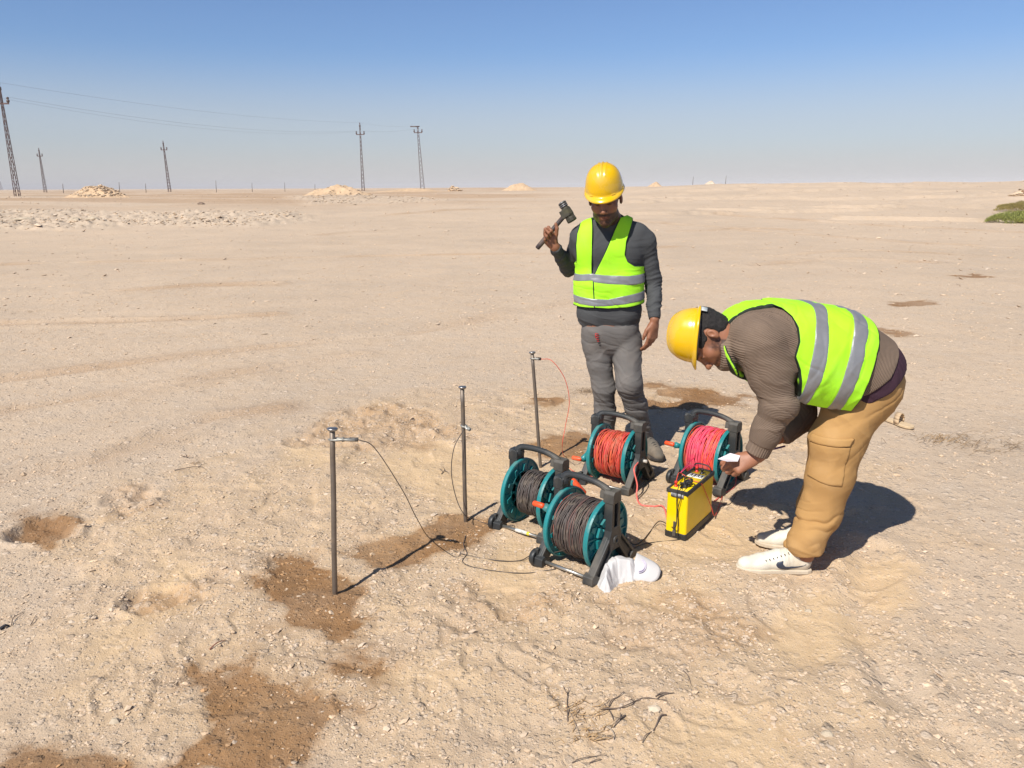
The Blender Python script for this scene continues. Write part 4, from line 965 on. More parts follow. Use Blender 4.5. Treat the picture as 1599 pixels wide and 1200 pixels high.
def head_prims(c, f, up, s=1.0):
    f = nrm(f); up = nrm(np.asarray(up) - f * (np.asarray(up) @ f)); x = np.cross(f, up); R = np.stack([x, f, up], 1)
    H = lambda a, b, d: np.asarray(c) + R @ (V(a, b, d) * s)
    p = [Ell(H(0, -.014, .038), R, V(.077, .097, .088) * s, .02), Ell(H(0, .026, -.040), R, V(.061, .068, .080) * s, .03),
         Cap(H(-.040, .022, -.075), H(0, .070, -.098), .022 * s, .019 * s, .03), Cap(H(.040, .022, -.075), H(0, .070, -.098), .022 * s, .019 * s, .03),
         Ell(H(0, .078, -.100), R, V(.022, .016, .017) * s, .02),
         Ell(H(-.042, .056, -.020), R, V(.024, .024, .022) * s, .025), Ell(H(.042, .056, -.020), R, V(.024, .024, .022) * s, .025),
         Cap(H(-.034, .080, .020), H(-.010, .086, .018), .0095 * s, .009 * s, .014), Cap(H(.034, .080, .020), H(.010, .086, .018), .0095 * s, .009 * s, .014)]
    for q in (-1, 1):
        p.append(Ell(H(q * .031, .100, .001), R, V(.015, .016, .0105) * s, .014, '-'))
        p.append(Ell(H(q * .031, .0765, .001), R, V(.0135, .0125, .0125) * s, .004))
        p.append(Cap(H(q * .019, .0875, .006), H(q * .042, .083, .004), .0035 * s, .003 * s, .005))
    p += [Cap(H(0, .086, .014), H(0, .106, -.026), .0085 * s, .0105 * s, .014), Ell(H(0, .112, -.032), R, V(.0115, .011, .0105) * s, .008),
          Ell(H(-.013, .101, -.037), R, V(.0075, .010, .0075) * s, .006), Ell(H(.013, .101, -.037), R, V(.0075, .010, .0075) * s, .006),
          Ell(H(-.006, .110, -.0445), R, V(.0035, .005, .003) * s, .003, '-'), Ell(H(.006, .110, -.0445), R, V(.0035, .005, .003) * s, .003, '-'),
          Ell(H(0, .084, -.062), R, V(.028, .013, .018) * s, .015),
          Cap(H(-.020, .087, -.064), H(0, .0955, -.0585), .0038 * s, .0050 * s, .005), Cap(H(.020, .087, -.064), H(0, .0955, -.0585), .0038 * s, .0050 * s, .005),
          Cap(H(-.017, .086, -.072), H(.017, .086, -.072), .0055 * s, .0055 * s, .005), Cap(H(-.024, .096, -.0665), H(.024, .096, -.0665), .0022 * s, .0022 * s, .003, op='-')]
    for q in (-1, 1):
        p.append(Ell(H(q * .080, -.014, -.004), R, V(.009, .016, .025) * s, .006)); p.append(Ell(H(q * .0895, -.010, .002), R, V(.008, .009, .014) * s, .004, '-'))
        p.append(Ell(H(q * .079, -.008, -.022), R, V(.006, .008, .009) * s, .006))
    return p, H, R
def hand_prims(w, y, z, x, curls, thumb, s=1.0):
    """w wrist, y towards the knuckles, z out of the back of the hand, x towards the thumb"""
    y = nrm(y); z = nrm(z - y * (np.asarray(z) @ y)); xx = np.cross(y, z); x = xx if xx @ np.asarray(x) > 0 else -xx
    H = lambda a, b, c: np.asarray(w) + (x * a + y * b + z * c) * s
    p = [Cap(H(0, -.02, 0), H(0, .02, 0), .027 * s, .029 * s, .02, flat=(z, .72)), Ell(H(.020, .035, -.012), np.stack([x, y, z], 1), V(.017, .030, .015) * s, .016)]
    base = [(.031, .088), (.0105, .094), (-.0105, .089), (-.030, .079)]; ph = [(.042, .026, .022), (.046, .030, .023), (.043, .028, .022), (.034, .021, .019)]
    rad = [(.0098, .0088, .0078), (.0100, .0090, .0080), (.0095, .0086, .0076), (.0086, .0078, .0070)]
    for (bx, by), L, r, c in zip(base, ph, rad, curls):
        p.append(Cap(H(bx * .55, .012, 0), H(bx, by, .0), .0145 * s, .0125 * s, .014)); a = 0; q = H(bx, by, 0)
        for k in range(3):
            a += math.radians(c[k]); d = y * math.cos(a) - z * math.sin(a) + x * bx * -.9 * (1 if a < 1 else .2); q2 = q + nrm(d) * L[k] * s
            p.append(Cap(q, q2, r[k] * 1.06 * s, r[k] * s, .004)); q = q2
    t = [H(*q) for q in thumb]; tr = [.0155, .0120, .0108, .0088]
    for k in range(3): p.append(Cap(t[k], t[k + 1], tr[k] * s, tr[k + 1] * s, .010 if k == 0 else .004))
    return p, H
def helmet(c, f, up, parent, m_shell, m_in, seed=0, s=1.0, ribs=True, slots=True, hs=1.0):
    """safety helmet: ribbed dome, brim drawn out into a visor, inner band"""
    f = nrm(f); up = nrm(np.asarray(up) - f * (np.asarray(up) @ f)); x = np.cross(f, up); R = np.stack([x, f, up], 1)
    na, nt = 96, 40; A = np.arange(na) * 2 * math.pi / na; vs = []
    for j in range(nt):
        t = j / (nt - 9) if j < nt - 8 else 1.0
        for a in A:
            ca, sa = math.cos(a), math.sin(a)         # a=90deg is the front
            W, Lf, Lb, Hh = .098, .112, .114, .130 * hs
            if t < 1 or j == nt - 9:
                th = t * math.pi / 2; pw = 2.35; rr = math.sin(th)**(2 / pw * 1.02); zz = math.cos(th)**(2 / pw * .92) if t < 1 else 0
                X_, Y_, Z_ = W * ca * rr, (Lf if sa > 0 else Lb) * sa * rr, Hh * zz
                if ribs:
                    rb = sum(math.exp(-((X_ - q) / .0042)**2) * h_ for q, h_ in ((0, .0050), (-.021, .0035), (.021, .0035)))
                    g_ = smooth(.02, .12, t) if False else 1; endf = 1 - smooth(.070, .098, abs(Y_)); Z_ += rb * endf * (1 - smooth(.7, .95, t)); 
                flare = smooth(.80, 1, t) * .003; X_ += ca * flare; Y_ += sa * flare
            else:
                u = (j - (nt - 9)) / 8.0
                if u <= .75:
                    q = u / .75; vis = max(0, sa)**2.2; wdt = .007 + .024 * vis + .004 * max(0, -sa)
                    X_ = (W + .003 + wdt * q) * ca; Y_ = ((Lf if sa > 0 else Lb) + .003 + wdt * q) * sa; Z_ = -.002 - .010 * q * q * (1 - .2 * vis) - vis * .010 * q
                else:
                    q = (u - .75) / .25; vis = max(0, sa)**2.2; wdt = .007 + .024 * vis + .004 * max(0, -sa)
                    X_ = (W + .003 + wdt - .0025 * q) * ca; Y_ = ((Lf if sa > 0 else Lb) + .003 + wdt - .0025 * q) * sa; Z_ = -.012 + .002 * vis - vis * .010 - .004 * q
            vs.append((X_, Y_, Z_))
    v = np.asarray(c) + (np.array(vs) * s) @ R.T
    fs = [[j * na + i, (j + 1) * na + i, (j + 1) * na + (i + 1) % na, j * na + (i + 1) % na] for j in range(nt - 1) for i in range(na)]
    hl = add_obj("helmet", v, fs, m_shell, parent); md = hl.modifiers.new("s", 'SOLIDIFY'); md.thickness = .0026; md.offset = 0
    if slots:
        sl = MB()
        for ang in (55, 125, 8, 172, 215, 325):
            a = math.radians(ang); rr = V(.101 * math.cos(a), (.115) * math.sin(a), -.001) * s; d = nrm(V(math.cos(a), math.sin(a), 0)); t = nrm(V(-math.sin(a), math.cos(a), 0))
            Rl = R @ np.stack([d, t, V(0, 0, 1)], 1); sl.box(np.asarray(c) + R @ rr, (.009 * s, .022 * s, .014 * s), Rl)
        sl.build("accessory_slot", m_shell, hl, bevel=.002)
    b = MB(); n = 48; pts = np.array([np.asarray(c) + R @ (V(.092 * math.cos(a), .106 * math.sin(a), -.012) * s) for a in np.arange(n) * 2 * math.pi / n])
    prof = []
    for dz, dr in ((-.012, 0), (.016, 0), (.016, -.003), (-.012, -.003)): prof.append(np.array([np.asarray(c) + R @ (V((.086 + dr) * math.cos(a), (.100 + dr) * math.sin(a), -.010 + dz) * s) for a in np.arange(n) * 2 * math.pi / n]))
    vv = np.concatenate(prof); ff = [[k * n + i, k * n + (i + 1) % n, ((k + 1) % 4) * n + (i + 1) % n, ((k + 1) % 4) * n + i] for k in range(4) for i in range(n)]
    b.add(vv, ff); b.build("head_band", m_in, hl)
    return hl, R
def shoe(parent, heel, fwd, L, W, m_up, m_sole, m_lace, high=.0, toe_m=None, name="shoe"):
    f = nrm(V(fwd[0], fwd[1], 0)); x = V(f[1], -f[0], 0); u = V(0, 0, 1); H = lambda a, b, c: np.asarray(heel) + f * a + x * b + u * c
    k = L / .30; w = W / .10
    pr = [Cap(H(.038 * k, 0, .045), H(.13 * k, 0, .048), .036 * w, .043 * w, .02), Cap(H(.13 * k, 0, .048), H(.20 * k, .0, .036), .043 * w, .041 * w, .02, flat=(u, .9)),
          Cap(H(.20 * k, 0, .034), H(.262 * k, .0, .026), .042 * w, .034 * w, .02, flat=(u, .85)), Cap(H(.040 * k, 0, .05), H(.050 * k, 0, .095 + high), .036 * w, .040 * w, .02),
          Cap(H(.06 * k, 0, .080), H(.16 * k, 0, .055), .030 * w, .026 * w, .02)]
    fd = Field.around(pr, .0035); fd.add(pr); zz = fd.full_axes()[2]; fd.keep((heel[2] + .014) - zz); fd.keep(zz - (heel[2] + .118 + high))
    up = sdf_obj(name, fd, m_up, parent, disp=lambda v, n: (.0026 * folds(v, f, 30, 8, 3) + .003 * creases(v, f, 26, 5, 9)) * smooth(heel[2] + .03, heel[2] + .05, v[:, 2]))
    s_ = MB(); out = []
    prof = [(0, .024), (.02, .036), (.06, .040), (.11, .038), (.16, .043), (.21, .050), (.25, .046), (.28, .034), (.298, .014), (.30, 0)]
    out = [(a * k, b * w * 1.02) for a, b in prof] + [(a * k, -b * w * 1.02) for a, b in prof[-2::-1]]
    out = out[::-1]
    s_.prism([(a, b) for a, b in out], H(0, 0, .0105), f, x, u, .021); s_.build("sole", m_sole, up, bevel=.006, smooth_=False)
    if m_lace:
        l = MB()
        for i in range(6):
            t = .105 + .022 * i; zc = .108 - .29 * (.045 + .022 * i); hw = .026 * w
            l.tube(catmull([H(t * k, -hw, zc - .008), H((t + .004) * k, 0, zc + .008), H((t + .008) * k, hw, zc - .008)], 4), .0032, 6)
        l.build("laces", m_lace, up)
    return up, H, pr
# ---------------- people ----------------
def skin_mat(n, c): return mat(n, c, .5, attr='Col', noise=(35, .10), bump=(220, .15, .002), spec=.4)
M_skin1 = skin_mat("skin_brown", (.27, .115, .062)); M_skin2 = skin_mat("skin_dark_brown", (.29, .122, .066))
def cloth(n, c, bs=420, bstr=.35, noise=(6, .08), rough=.9, stain=None): return mat(n, c, rough, noise=noise, bump=(bs, bstr, .002), sheen=.0, spec=.25, stain=stain)
M_shirt = cloth("grey_jersey", (.066, .068, .071)); M_trou1 = cloth("grey_trousers", (.138, .128, .121), stain=(5, (.24, .19, .15), .25))
M_vest = mat("hi_vis_yellow", (.39, .86, .022), .75, noise=(7, .07), stain=(6, (.42, .62, .12), .25), bump=(500, .25, .0015), spec=.3)
def piping(m):
    nt = m.node_tree; N = nt.nodes; L = nt.links; b = N["Principled BSDF"]; a = N.new("ShaderNodeAttribute"); a.attribute_name = "edge"
    mr = N.new("ShaderNodeMapRange"); L.new(a.outputs["Fac"], mr.inputs[0]); mr.inputs[1].default_value = .0036; mr.inputs[2].default_value = .0052
    mx = N.new("ShaderNodeMix"); mx.data_type = 'RGBA'; L.new(mr.outputs[0], mx.inputs[0]); mx.inputs[6].default_value = (.018, .028, .018, 1); L.new(b.inputs["Base Color"].links[0].from_socket, mx.inputs[7]); L.new(mx.outputs[2], b.inputs["Base Color"])
piping(M_vest)
M_refl = mat("reflective_tape", (.24, .24, .25), .42, .25, noise=(20, .10), bump=(60, .2, .003)); M_trim = cloth("dark_piping", (.02, .025, .022))
M_khaki = cloth("khaki_cotton", (.41, .235, .088), noise=(5, .08), stain=(5, (.48, .33, .18), .3)); M_purple = cloth("purple_knit", (.048, .022, .035))
M_hair = mat("dark_hair", (.016, .013, .012), .75, bump=(260, .9, .006), noise=(90, .3))
M_helm = mat("yellow_helmet", (.72, .425, .0), .24, coat=.4, noise=(6, .05), stain=(9, (.52, .40, .20), .35), spec=.5)
M_helmin = mat("helmet_band", (.30, .30, .27), .5); M_brimd = mat("helmet_lining", (.16, .12, .09), .6)
def knit_mat():
    m = cloth("brown_knit", (.185, .132, .096), 200, .4); nt = m.node_tree; N = nt.nodes; L = nt.links; b = N["Principled BSDF"]
    a = N.new("ShaderNodeAttribute"); a.attribute_name = "row"; s = N.new("ShaderNodeMath"); s.operation = 'MULTIPLY'; L.new(a.outputs["Fac"], s.inputs[0]); s.inputs[1].default_value = 2 * math.pi
    q = N.new("ShaderNodeMath"); q.operation = 'SINE'; L.new(s.outputs[0], q.inputs[0])
    bp = N.new("ShaderNodeBump"); bp.inputs["Strength"].default_value = .6; bp.inputs["Distance"].default_value = .0016; L.new(q.outputs[0], bp.inputs["Height"])
    old = b.inputs["Normal"].links[0].from_socket; L.new(old, bp.inputs["Normal"]); L.new(bp.outputs[0], b.inputs["Normal"])
    mr = N.new("ShaderNodeMapRange"); L.new(q.outputs[0], mr.inputs[0]); mr.inputs[1].default_value = -1; mr.inputs[3].default_value = .88; mr.inputs[4].default_value = 1.06
    mx = N.new("ShaderNodeMix"); mx.data_type = 'RGBA'; mx.blend_type = 'MULTIPLY'; mx.inputs[0].default_value = 1
    oc = b.inputs["Base Color"].links[0].from_socket; L.new(oc, mx.inputs[6]); L.new(mr.outputs[0], mx.inputs[7]); L.new(mx.outputs[2], b.inputs["Base Color"])
    return m
def polyXZ(pts, Y): return np.array([P(a, b, Y)[[0, 2]] for a, b in pts])
def segt(v, chain):      # running length along a bone chain and distance to it
    best = np.full(len(v), 1e9); T = np.zeros(len(v)); acc = 0
    for a, b in zip(chain[:-1], chain[1:]):
        e = b - a; L = np.linalg.norm(e); t = np.clip((v - a) @ e / L**2, 0, 1); d = np.linalg.norm(v - a - t[:, None] * e, axis=1)
        m = d < best; best[m] = d[m]; T[m] = acc + t[m] * L; acc += L
    return T, best
def face_col(H, R, c, beard=.8, s=1.0):
    def fn(v):
        q = (v - np.asarray(c)) @ R / s; x, y, z = q[:, 0], q[:, 1], q[:, 2]; n = np.linalg.norm(q, axis=1); col = np.ones((len(v), 3))
        def paint(mask, rgb): col[:] = col * (1 - mask[:, None]) + np.array(rgb) * mask[:, None]
        hd = smooth(.19, .15, n) if False else (n < .17).astype(float)
        jaw = smooth(-.040, -.058, z) * smooth(-.02, .01, y) * hd; nz = .75 + .35 * vnoise(x * 160, y * 160, z * 160, 3)
        mouth = np.exp(-((x / .024)**2 + ((z + .066) / .0085)**2)) * (y > .05)
        side = smooth(.048, .060, np.abs(x)) * smooth(.02, -.02, z) * smooth(-.012, .006, y) * smooth(.055, .035, y) * hd
        mus = np.exp(-((x / .026)**2)) * np.exp(-((z + .0505) / .0055)**2) * (y > .07)
        paint(np.clip((jaw * (1 - mouth) * .9 + side * .8 + mus * .8) * beard * nz, 0, .9), (.10, .10, .11))
        paint(mouth * .5, (.95, .62, .62)); 
        br = np.exp(-(((np.abs(x) - .027) / .017)**2)) * np.exp(-((z - .0225) / .0045)**2) * (y > .05); paint(np.clip(br * 1.1, 0, .9), (.08, .08, .09))
        ey = np.exp(-(((np.abs(x) - .031) / .012)**2 + ((z - .002) / .0045)**2)) * (y > .06); paint(np.clip(ey * 1.2, 0, .85), (.12, .11, .12))
        return col
    return fn

# ======== standing man ========
def build_man1():
    Yt = 4.53; q = lambda a, b, y=Yt: P(a, b, y); dy = V(0, 1, 0)
    torso = [Cap(q(930, 392), q(973, 394), .128, .130, .06, flat=(dy, .86)), Cap(q(934, 445), q(967, 445), .128, .128, .07, flat=(dy, .92)),
             Cap(q(934, 488), q(968, 488), .127, .127, .07, flat=(dy, .92)),
             Cap(q(919, 368), q(992, 370), .066, .068, .05), Cap(q(953, 348, 4.52), q(928, 362, 4.52), .050, .050, .04), Cap(q(962, 348, 4.52), q(988, 364, 4.52), .052, .052, .04)]
    sR, eR, wR = q(908, 371, 4.54), q(888, 420, 4.71), q(866.5, 386, 4.50)
    sL, eL, wL = q(1006, 378, 4.53), q(1020, 441, 4.55), q(1022, 499, 4.44)
    arms = [Cap(q(917, 366), sR, .066, .062, .04), Cap(sR, eR, .060, .048, .03), Cap(eR, wR, .048, .033, .015),
            Cap(q(996, 370), sL, .068, .064, .04), Cap(sL, eL, .063, .052, .03), Cap(eL, wL, .050, .037, .015)]
    kR, aR, kL, aL = q(943, 607, 4.50), q(948, 686, 4.56), q(982, 600, 4.42), q(1005, 682, 4.54)
    legs = [Cap(q(938, 515), q(967, 515), .118, .118, .05, flat=(dy, .95)), Cap(q(946, 538), q(962, 538), .09, .09, .05),
            Cap(q(930, 530), kR, .086, .066, .014), Cap(kR, q(945, 645, 4.53), .066, .062, .03), Cap(q(945, 645, 4.53), aR, .062, .046, .03),
            Cap(q(977, 530), kL, .096, .074, .010), Cap(kL, q(993, 634, 4.48), .074, .066, .03), Cap(q(993, 634, 4.48), aL, .066, .050, .03)]
    hc = q(945, 312, 4.43); f, up = V(-.20, -.92, -.28), V(-.13, -.26, .94)
    head, H, R = head_prims(hc, f, up, 1.09)
    neck = [Cap(H(0, -.03, -.05), q(957, 356, 4.53), .056, .066, .03)]
    gx_ = nrm(V(.56, .10, .80))
    hR, HR = hand_prims(wR + V(-.008, 0, .012), V(-.62, -.06, .78), V(-.18, .95, -.05), gx_, [(72, 80, 50), (76, 82, 50), (80, 82, 50), (84, 80, 50)],
                        [(.016, .016, -.008), (.046, .040, -.020), (.068, .064, -.030), (.078, .088, -.030)])
    hL, HL = hand_prims(wL + V(0, 0, -.022), V(-.12, -.12, -.98), V(.62, -.76, .05), V(-.76, -.62, 0), [(18, 22, 14), (22, 26, 16), (26, 30, 18), (28, 34, 20)],
                        [(.020, .018, -.006), (.044, .048, -.012), (.050, .078, -.018), (.047, .100, -.026)])
    feet = [Cap(aR, q(949, 702, 4.53), .036, .028, .02), Cap(aL, q(1007, 700, 4.51), .036, .028, .02)]
    # body: one continuous surface
    inner = torso + arms + legs
    fd = Field.around(inner + head, .0034); fd.add(inner, -.014); fd.add(neck + feet); fd.add(head); fd.add(hR + hL)
    body = sdf_obj("person", fd, M_skin1, None, sm=0, attr={'Col': face_col(H, R, hc, 1.5, 1.09)})
    tag(body, "standing man in grey shirt and trousers with yellow helmet and vest, raising a hammer", "person")
    # shirt
    pr = torso + arms; fd = Field.around(pr, .004); fd.add(pr)
    coll = [Cap(q(956, 350, 4.51), q(957, 356, 4.52), .064, .066, .01)]; fd.add(coll)
    x, y, z = fd.full_axes()
    hz = q(950, 512)[2]; fd.keep((hz - z) + .025 * np.cos((x - q(950, 500)[0]) * 8) - .025)
    fd.cut(Cap(H(0, -.02, -.02), q(957, 353, 4.52), .060, .060)(x, y, z, 0) + .0)
    fd.keep((np.asarray(x) * 0 + np.maximum((x - wR[0]) * nrm(wR - eR)[0] + (y - wR[1]) * nrm(wR - eR)[1] + (z - wR[2]) * nrm(wR - eR)[2], -1 + 0 * x)) * (x < wR[0] + .08) - 1 * (x >= wR[0] + .08))
    dL = nrm(wL - eL); fd.keep(((x - wL[0]) * dL[0] + (y - wL[1]) * dL[1] + (z - wL[2]) * dL[2]) * ((x > wL[0] - .07) & (z < wL[2] + .1)) - 1 * ~((x > wL[0] - .07) & (z < wL[2] + .1)))
    cL, cR = [sL, eL, wL], [sR, eR, wR]
    def dsp(v, n):
        tl, dl = segt(v, cL); tr, dr = segt(v, cR); onL = smooth(.085, .06, dl) * (v[:, 0] > sL[0] - .03); onR = smooth(.085, .06, dr) * (v[:, 0] < sR[0] + .03)
        a = .0035 * folds(v, V(.1, 0, 1), 22, 4, 3, 1.2)
        aL_ = folds(v, eL - sL, 34, 5, 11, 1.0) * (.004 + .009 * smooth(.12, .30, tl) * smooth(.47, .43, tl)); aR_ = folds(v, eR - sR + V(.1, 0, 0), 30, 4, 12, 1.5) * (.004 + .006 * smooth(.10, .24, tr))
        cuff = -.003 * smooth(.455, .47, tl)
        bot = .008 * smooth(hz + .09, hz + .03, v[:, 2]) * folds(v, V(.15, 0, 1), 26, 3, 5, 1.5) * (1 - onL) * (1 - onR)
        return a * (1 - onL) * (1 - onR) + aL_ * onL + aR_ * onR + bot + cuff * onL
    sh = sdf_obj("shirt", fd, M_shirt, body, disp=dsp)
    # trousers
    fd = Field.around(legs, .004); fd.add(legs); z = fd.full_axes()[2]; fd.keep(z - q(950, 484)[2]); fd.keep(q(980, 690, 4.55)[2] - z)
    kz = kL[2]
    def dsp(v, n):
        zl = v[:, 2]; low = smooth(kz + .06, kz - .18, zl); left = (v[:, 0] > q(968, 600)[0])
        a = folds(v, V(.35, .1, 1), 24, 4, 21, 1.6, 1.2) * (.004 + .011 * low) ; b = folds(v, V(.9, 0, .6), 12, 3, 25, 1.5) * .006 * smooth(kz + .05, kz + .25, zl)
        c = folds(v, V(-.7, 0, 1), 18, 3, 29, 1.2) * .008 * np.exp(-((zl - kz - .10) / .10)**2)
        return a * .6 + b + c + creases(v, V(.3, 0, 1), 20, 3, 23) * (.003 + .006 * low)
    tr = sdf_obj("trousers", fd, M_trou1, body, disp=dsp)
    m = MB()      # small red stitched label on the front of the trousers
    fy = Yt - .118
    for (x0, y0, x1, y1) in ((929.6, 521, 934.6, 522.2), (929.6, 524.2, 935, 525), (929.8, 527, 935, 528), (931, 530, 935.4, 530.8), (932.5, 533, 935.5, 533.6), (929.8, 521.5, 929.8, 528)):
        m.tube([q(x0, y0, fy), q(x1, y1, fy)], .0026, 6)
    m.build("red_stitching", mat("red_thread", (.42, .03, .03), .7), tr)
    # vest
    vt = torso; Yf = 4.41; W = lambda pts: polyXZ(pts, Yf)
    outl = W([(921, 330), (908, 350), (902, 366), (900, 385), (901, 412), (885, 424), (880, 460), (886, 479.5), (905, 481.5), (927, 481.5), (929, 481), (950, 482.5), (980, 480.5), (1020, 475), (1020, 418), (992, 416), (981, 409), (976.5, 398), (979, 378), (989, 351), (997, 330), (985, 322), (960, 322), (935, 322)])
    vee = W([(928, 316), (927, 350), (925.5, 380), (925, 430), (927.6, 430), (940, 404), (953, 376), (964, 352), (970, 340), (972, 316)])
    def vest_field(inf, h=.0036):
        fd = Field.around(vt, h, inf, .03); fd.add(vt, inf); return fd
    def folded(v, n):
        return .005 * creases(v, V(.2, 0, 1), 13, 2.2, 175) * smooth(q(950, 380)[2], q(950, 430)[2], v[:, 2]) + .006 * folds(v, V(.25, 0, 1), 17, 2.6, 41, 1.4) * smooth(q(950, 395)[2], q(950, 420)[2], v[:, 2]) + .003 * folds(v, V(1, 0, .4), 9, 2, 43) + .004 * vnoise(v[:, 0] * 9, v[:, 1] * 9, v[:, 2] * 9, 4)
    def shape(fd, rim=None):
        po = fd.prismXZ(outl); pv = fd.prismXZ(vee); y = fd.full_axes()[1]; yc = Yt + .0
        fd.keep(po); vv = np.maximum(pv, y - yc + 0 * pv); fd.cut(vv)
        nk = Cap(q(958, 330, 4.53), q(957, 356, 4.53), .076, .076)(*fd.full_axes(), 0); fd.cut(nk)
        return po, vv
    def edge_d(v):
        a = np.abs(sdpoly(v[:, 0], v[:, 2], outl)); b_ = np.abs(np.maximum(sdpoly(v[:, 0], v[:, 2], vee), v[:, 1] - Yt)); zp = np.where(v[:, 1] < Yt - .05, sdpoly(v[:, 0], v[:, 2], W([(924.8, 426), (926.2, 426), (928.7, 481), (927.4, 481)])) + .0035, 1)
        return np.minimum(np.minimum(a, b_), np.maximum(zp, 0))
    fd = vest_field(.016); shape(fd); vest = sdf_obj("vest", fd, M_vest, body, disp=folded, sm=2, attr={'edge': edge_d})
    for pts in ([(880, 431), (899, 430), (925, 427.5), (950, 429.5), (980, 431.5), (1012, 429), (1012, 444), (980, 445.5), (950, 444), (927, 441.5), (925, 439), (899, 442), (880, 443)],
                [(880, 464), (901, 464), (925, 467), (950, 467), (975, 462), (1012, 455.5), (1012, 470), (975, 475.5), (950, 478.5), (928, 478.5), (903, 476.5), (880, 475)]):
        fd = vest_field(.0182); fd.keep(fd.prismXZ(outl)); fd.keep(fd.prismXZ(W(pts))); sdf_obj("reflective_strip", fd, M_refl, vest, disp=folded, sm=0)
    # shoes
    M_s1 = mat("suede_grey", (.12, .105, .085), .85, noise=(20, .2), stain=(9, (.3, .23, .16), .5)); M_so = mat("sole_dark", (.035, .03, .028), .8, stain=(12, (.3, .23, .16), .6)); M_l = mat("lace_grey", (.030, .028, .026), .8)
    for (hx, hy), d in (((1005, 700), V(.22, -1, 0)), ((947, 703), V(-.12, -1, 0))):
        h_ = gp(hx, hy); shoe(body, h_ + V(0, .03, -.003), d, .285, .100, M_s1, M_so, M_l, name="shoe")
    # helmet, hair
    hb = Field(hc - .14, hc + .14, .004); hb.add([Ell(H(0, -.020, .036), R, V(.080, .096, .090) * 1.06, .01)]); X, Y, Z = hb.full_axes()
    loc = lambda k: (X - hc[0]) * R[0, k] + (Y - hc[1]) * R[1, k] + (Z - hc[2]) * R[2, k]
    hb.keep(np.minimum(loc(1) - .060, 1)); hb.keep(-(loc(2) + .045)); hb.cut(np.maximum(np.maximum(.058 - np.abs(loc(0)) * 1, loc(2) - .02) * 0 + np.maximum(-.012 - loc(1), loc(2) - .026) , -1))
    sdf_obj("hair", hb, M_hair, body, disp=lambda v, n: .002 * vnoise(v[:, 0] * 120, v[:, 1] * 120, v[:, 2] * 120))
    f2, up2 = V(-.20, -.88, -.42), V(-.16, -.40, .88)
    helmet(H(0, .002, .062), f2, up2, body, M_helm, M_brimd, s=1.03)
    # hammer held in the right hand
    g = HR(0, .066, -.032); a = P(838.5, 388.5, g[1] + .01); b = P(884, 334, g[1] + .05); ham = empty("sledge_hammer", g)
    m = MB(); d = nrm(b - a); pts = [a, a + d * .004, a + d * .05, a * .4 + b * .6, b + d * .02]; m.tube(pts, [.010, .0145, .0150, .0135, .0135], 12)
    m.build("handle", mat("hammer_handle", (.050, .034, .032), .6, noise=(20, .3), stain=(20, (.25, .18, .13), .4)), ham)
    h0 = P(877.5, 317, g[1] + .06); h1 = P(893.5, 345, g[1] + .04); hd = nrm(h1 - h0); Lh = np.linalg.norm(h1 - h0)
    m = MB(); m.lathe(h0 - hd * .004, hd, [(0, 0), (0, .019), (.003, .0225), (.010, .0235), (.022, .0235), (.028, .021), (.036, .0215), (.045, .028), (.070, .030), (.085, .030), (.098, .0265), (.104, .029), (Lh + .004, .030), (Lh + .008, .027), (Lh + .009, 0)], 10)
    m.box((h0 + h1) / 2 - d * .012, (.052, .052, .046), np.stack(frame(hd), 1))
    m.build("head", mat("hammer_iron", (.060, .055, .040), .7, .35, noise=(40, .4), stain=(18, (.16, .15, .08), .6)), ham, bevel=.004, smooth_=False)
    r_ = MB(); 
    for t in (.0015, .014, .024): r_.lathe(h0 + hd * t, hd, [(-.002, .0235), (-.002, .0250), (.002, .0250), (.002, .0235)], 20)
    r_.build("face_ring", mat("worn_iron", (.30, .30, .32), .45, .8), ham)
    tag(ham, "short iron sledge hammer with dark handle in the raised fist of the standing man", "hammer")
    return body
build_man1()

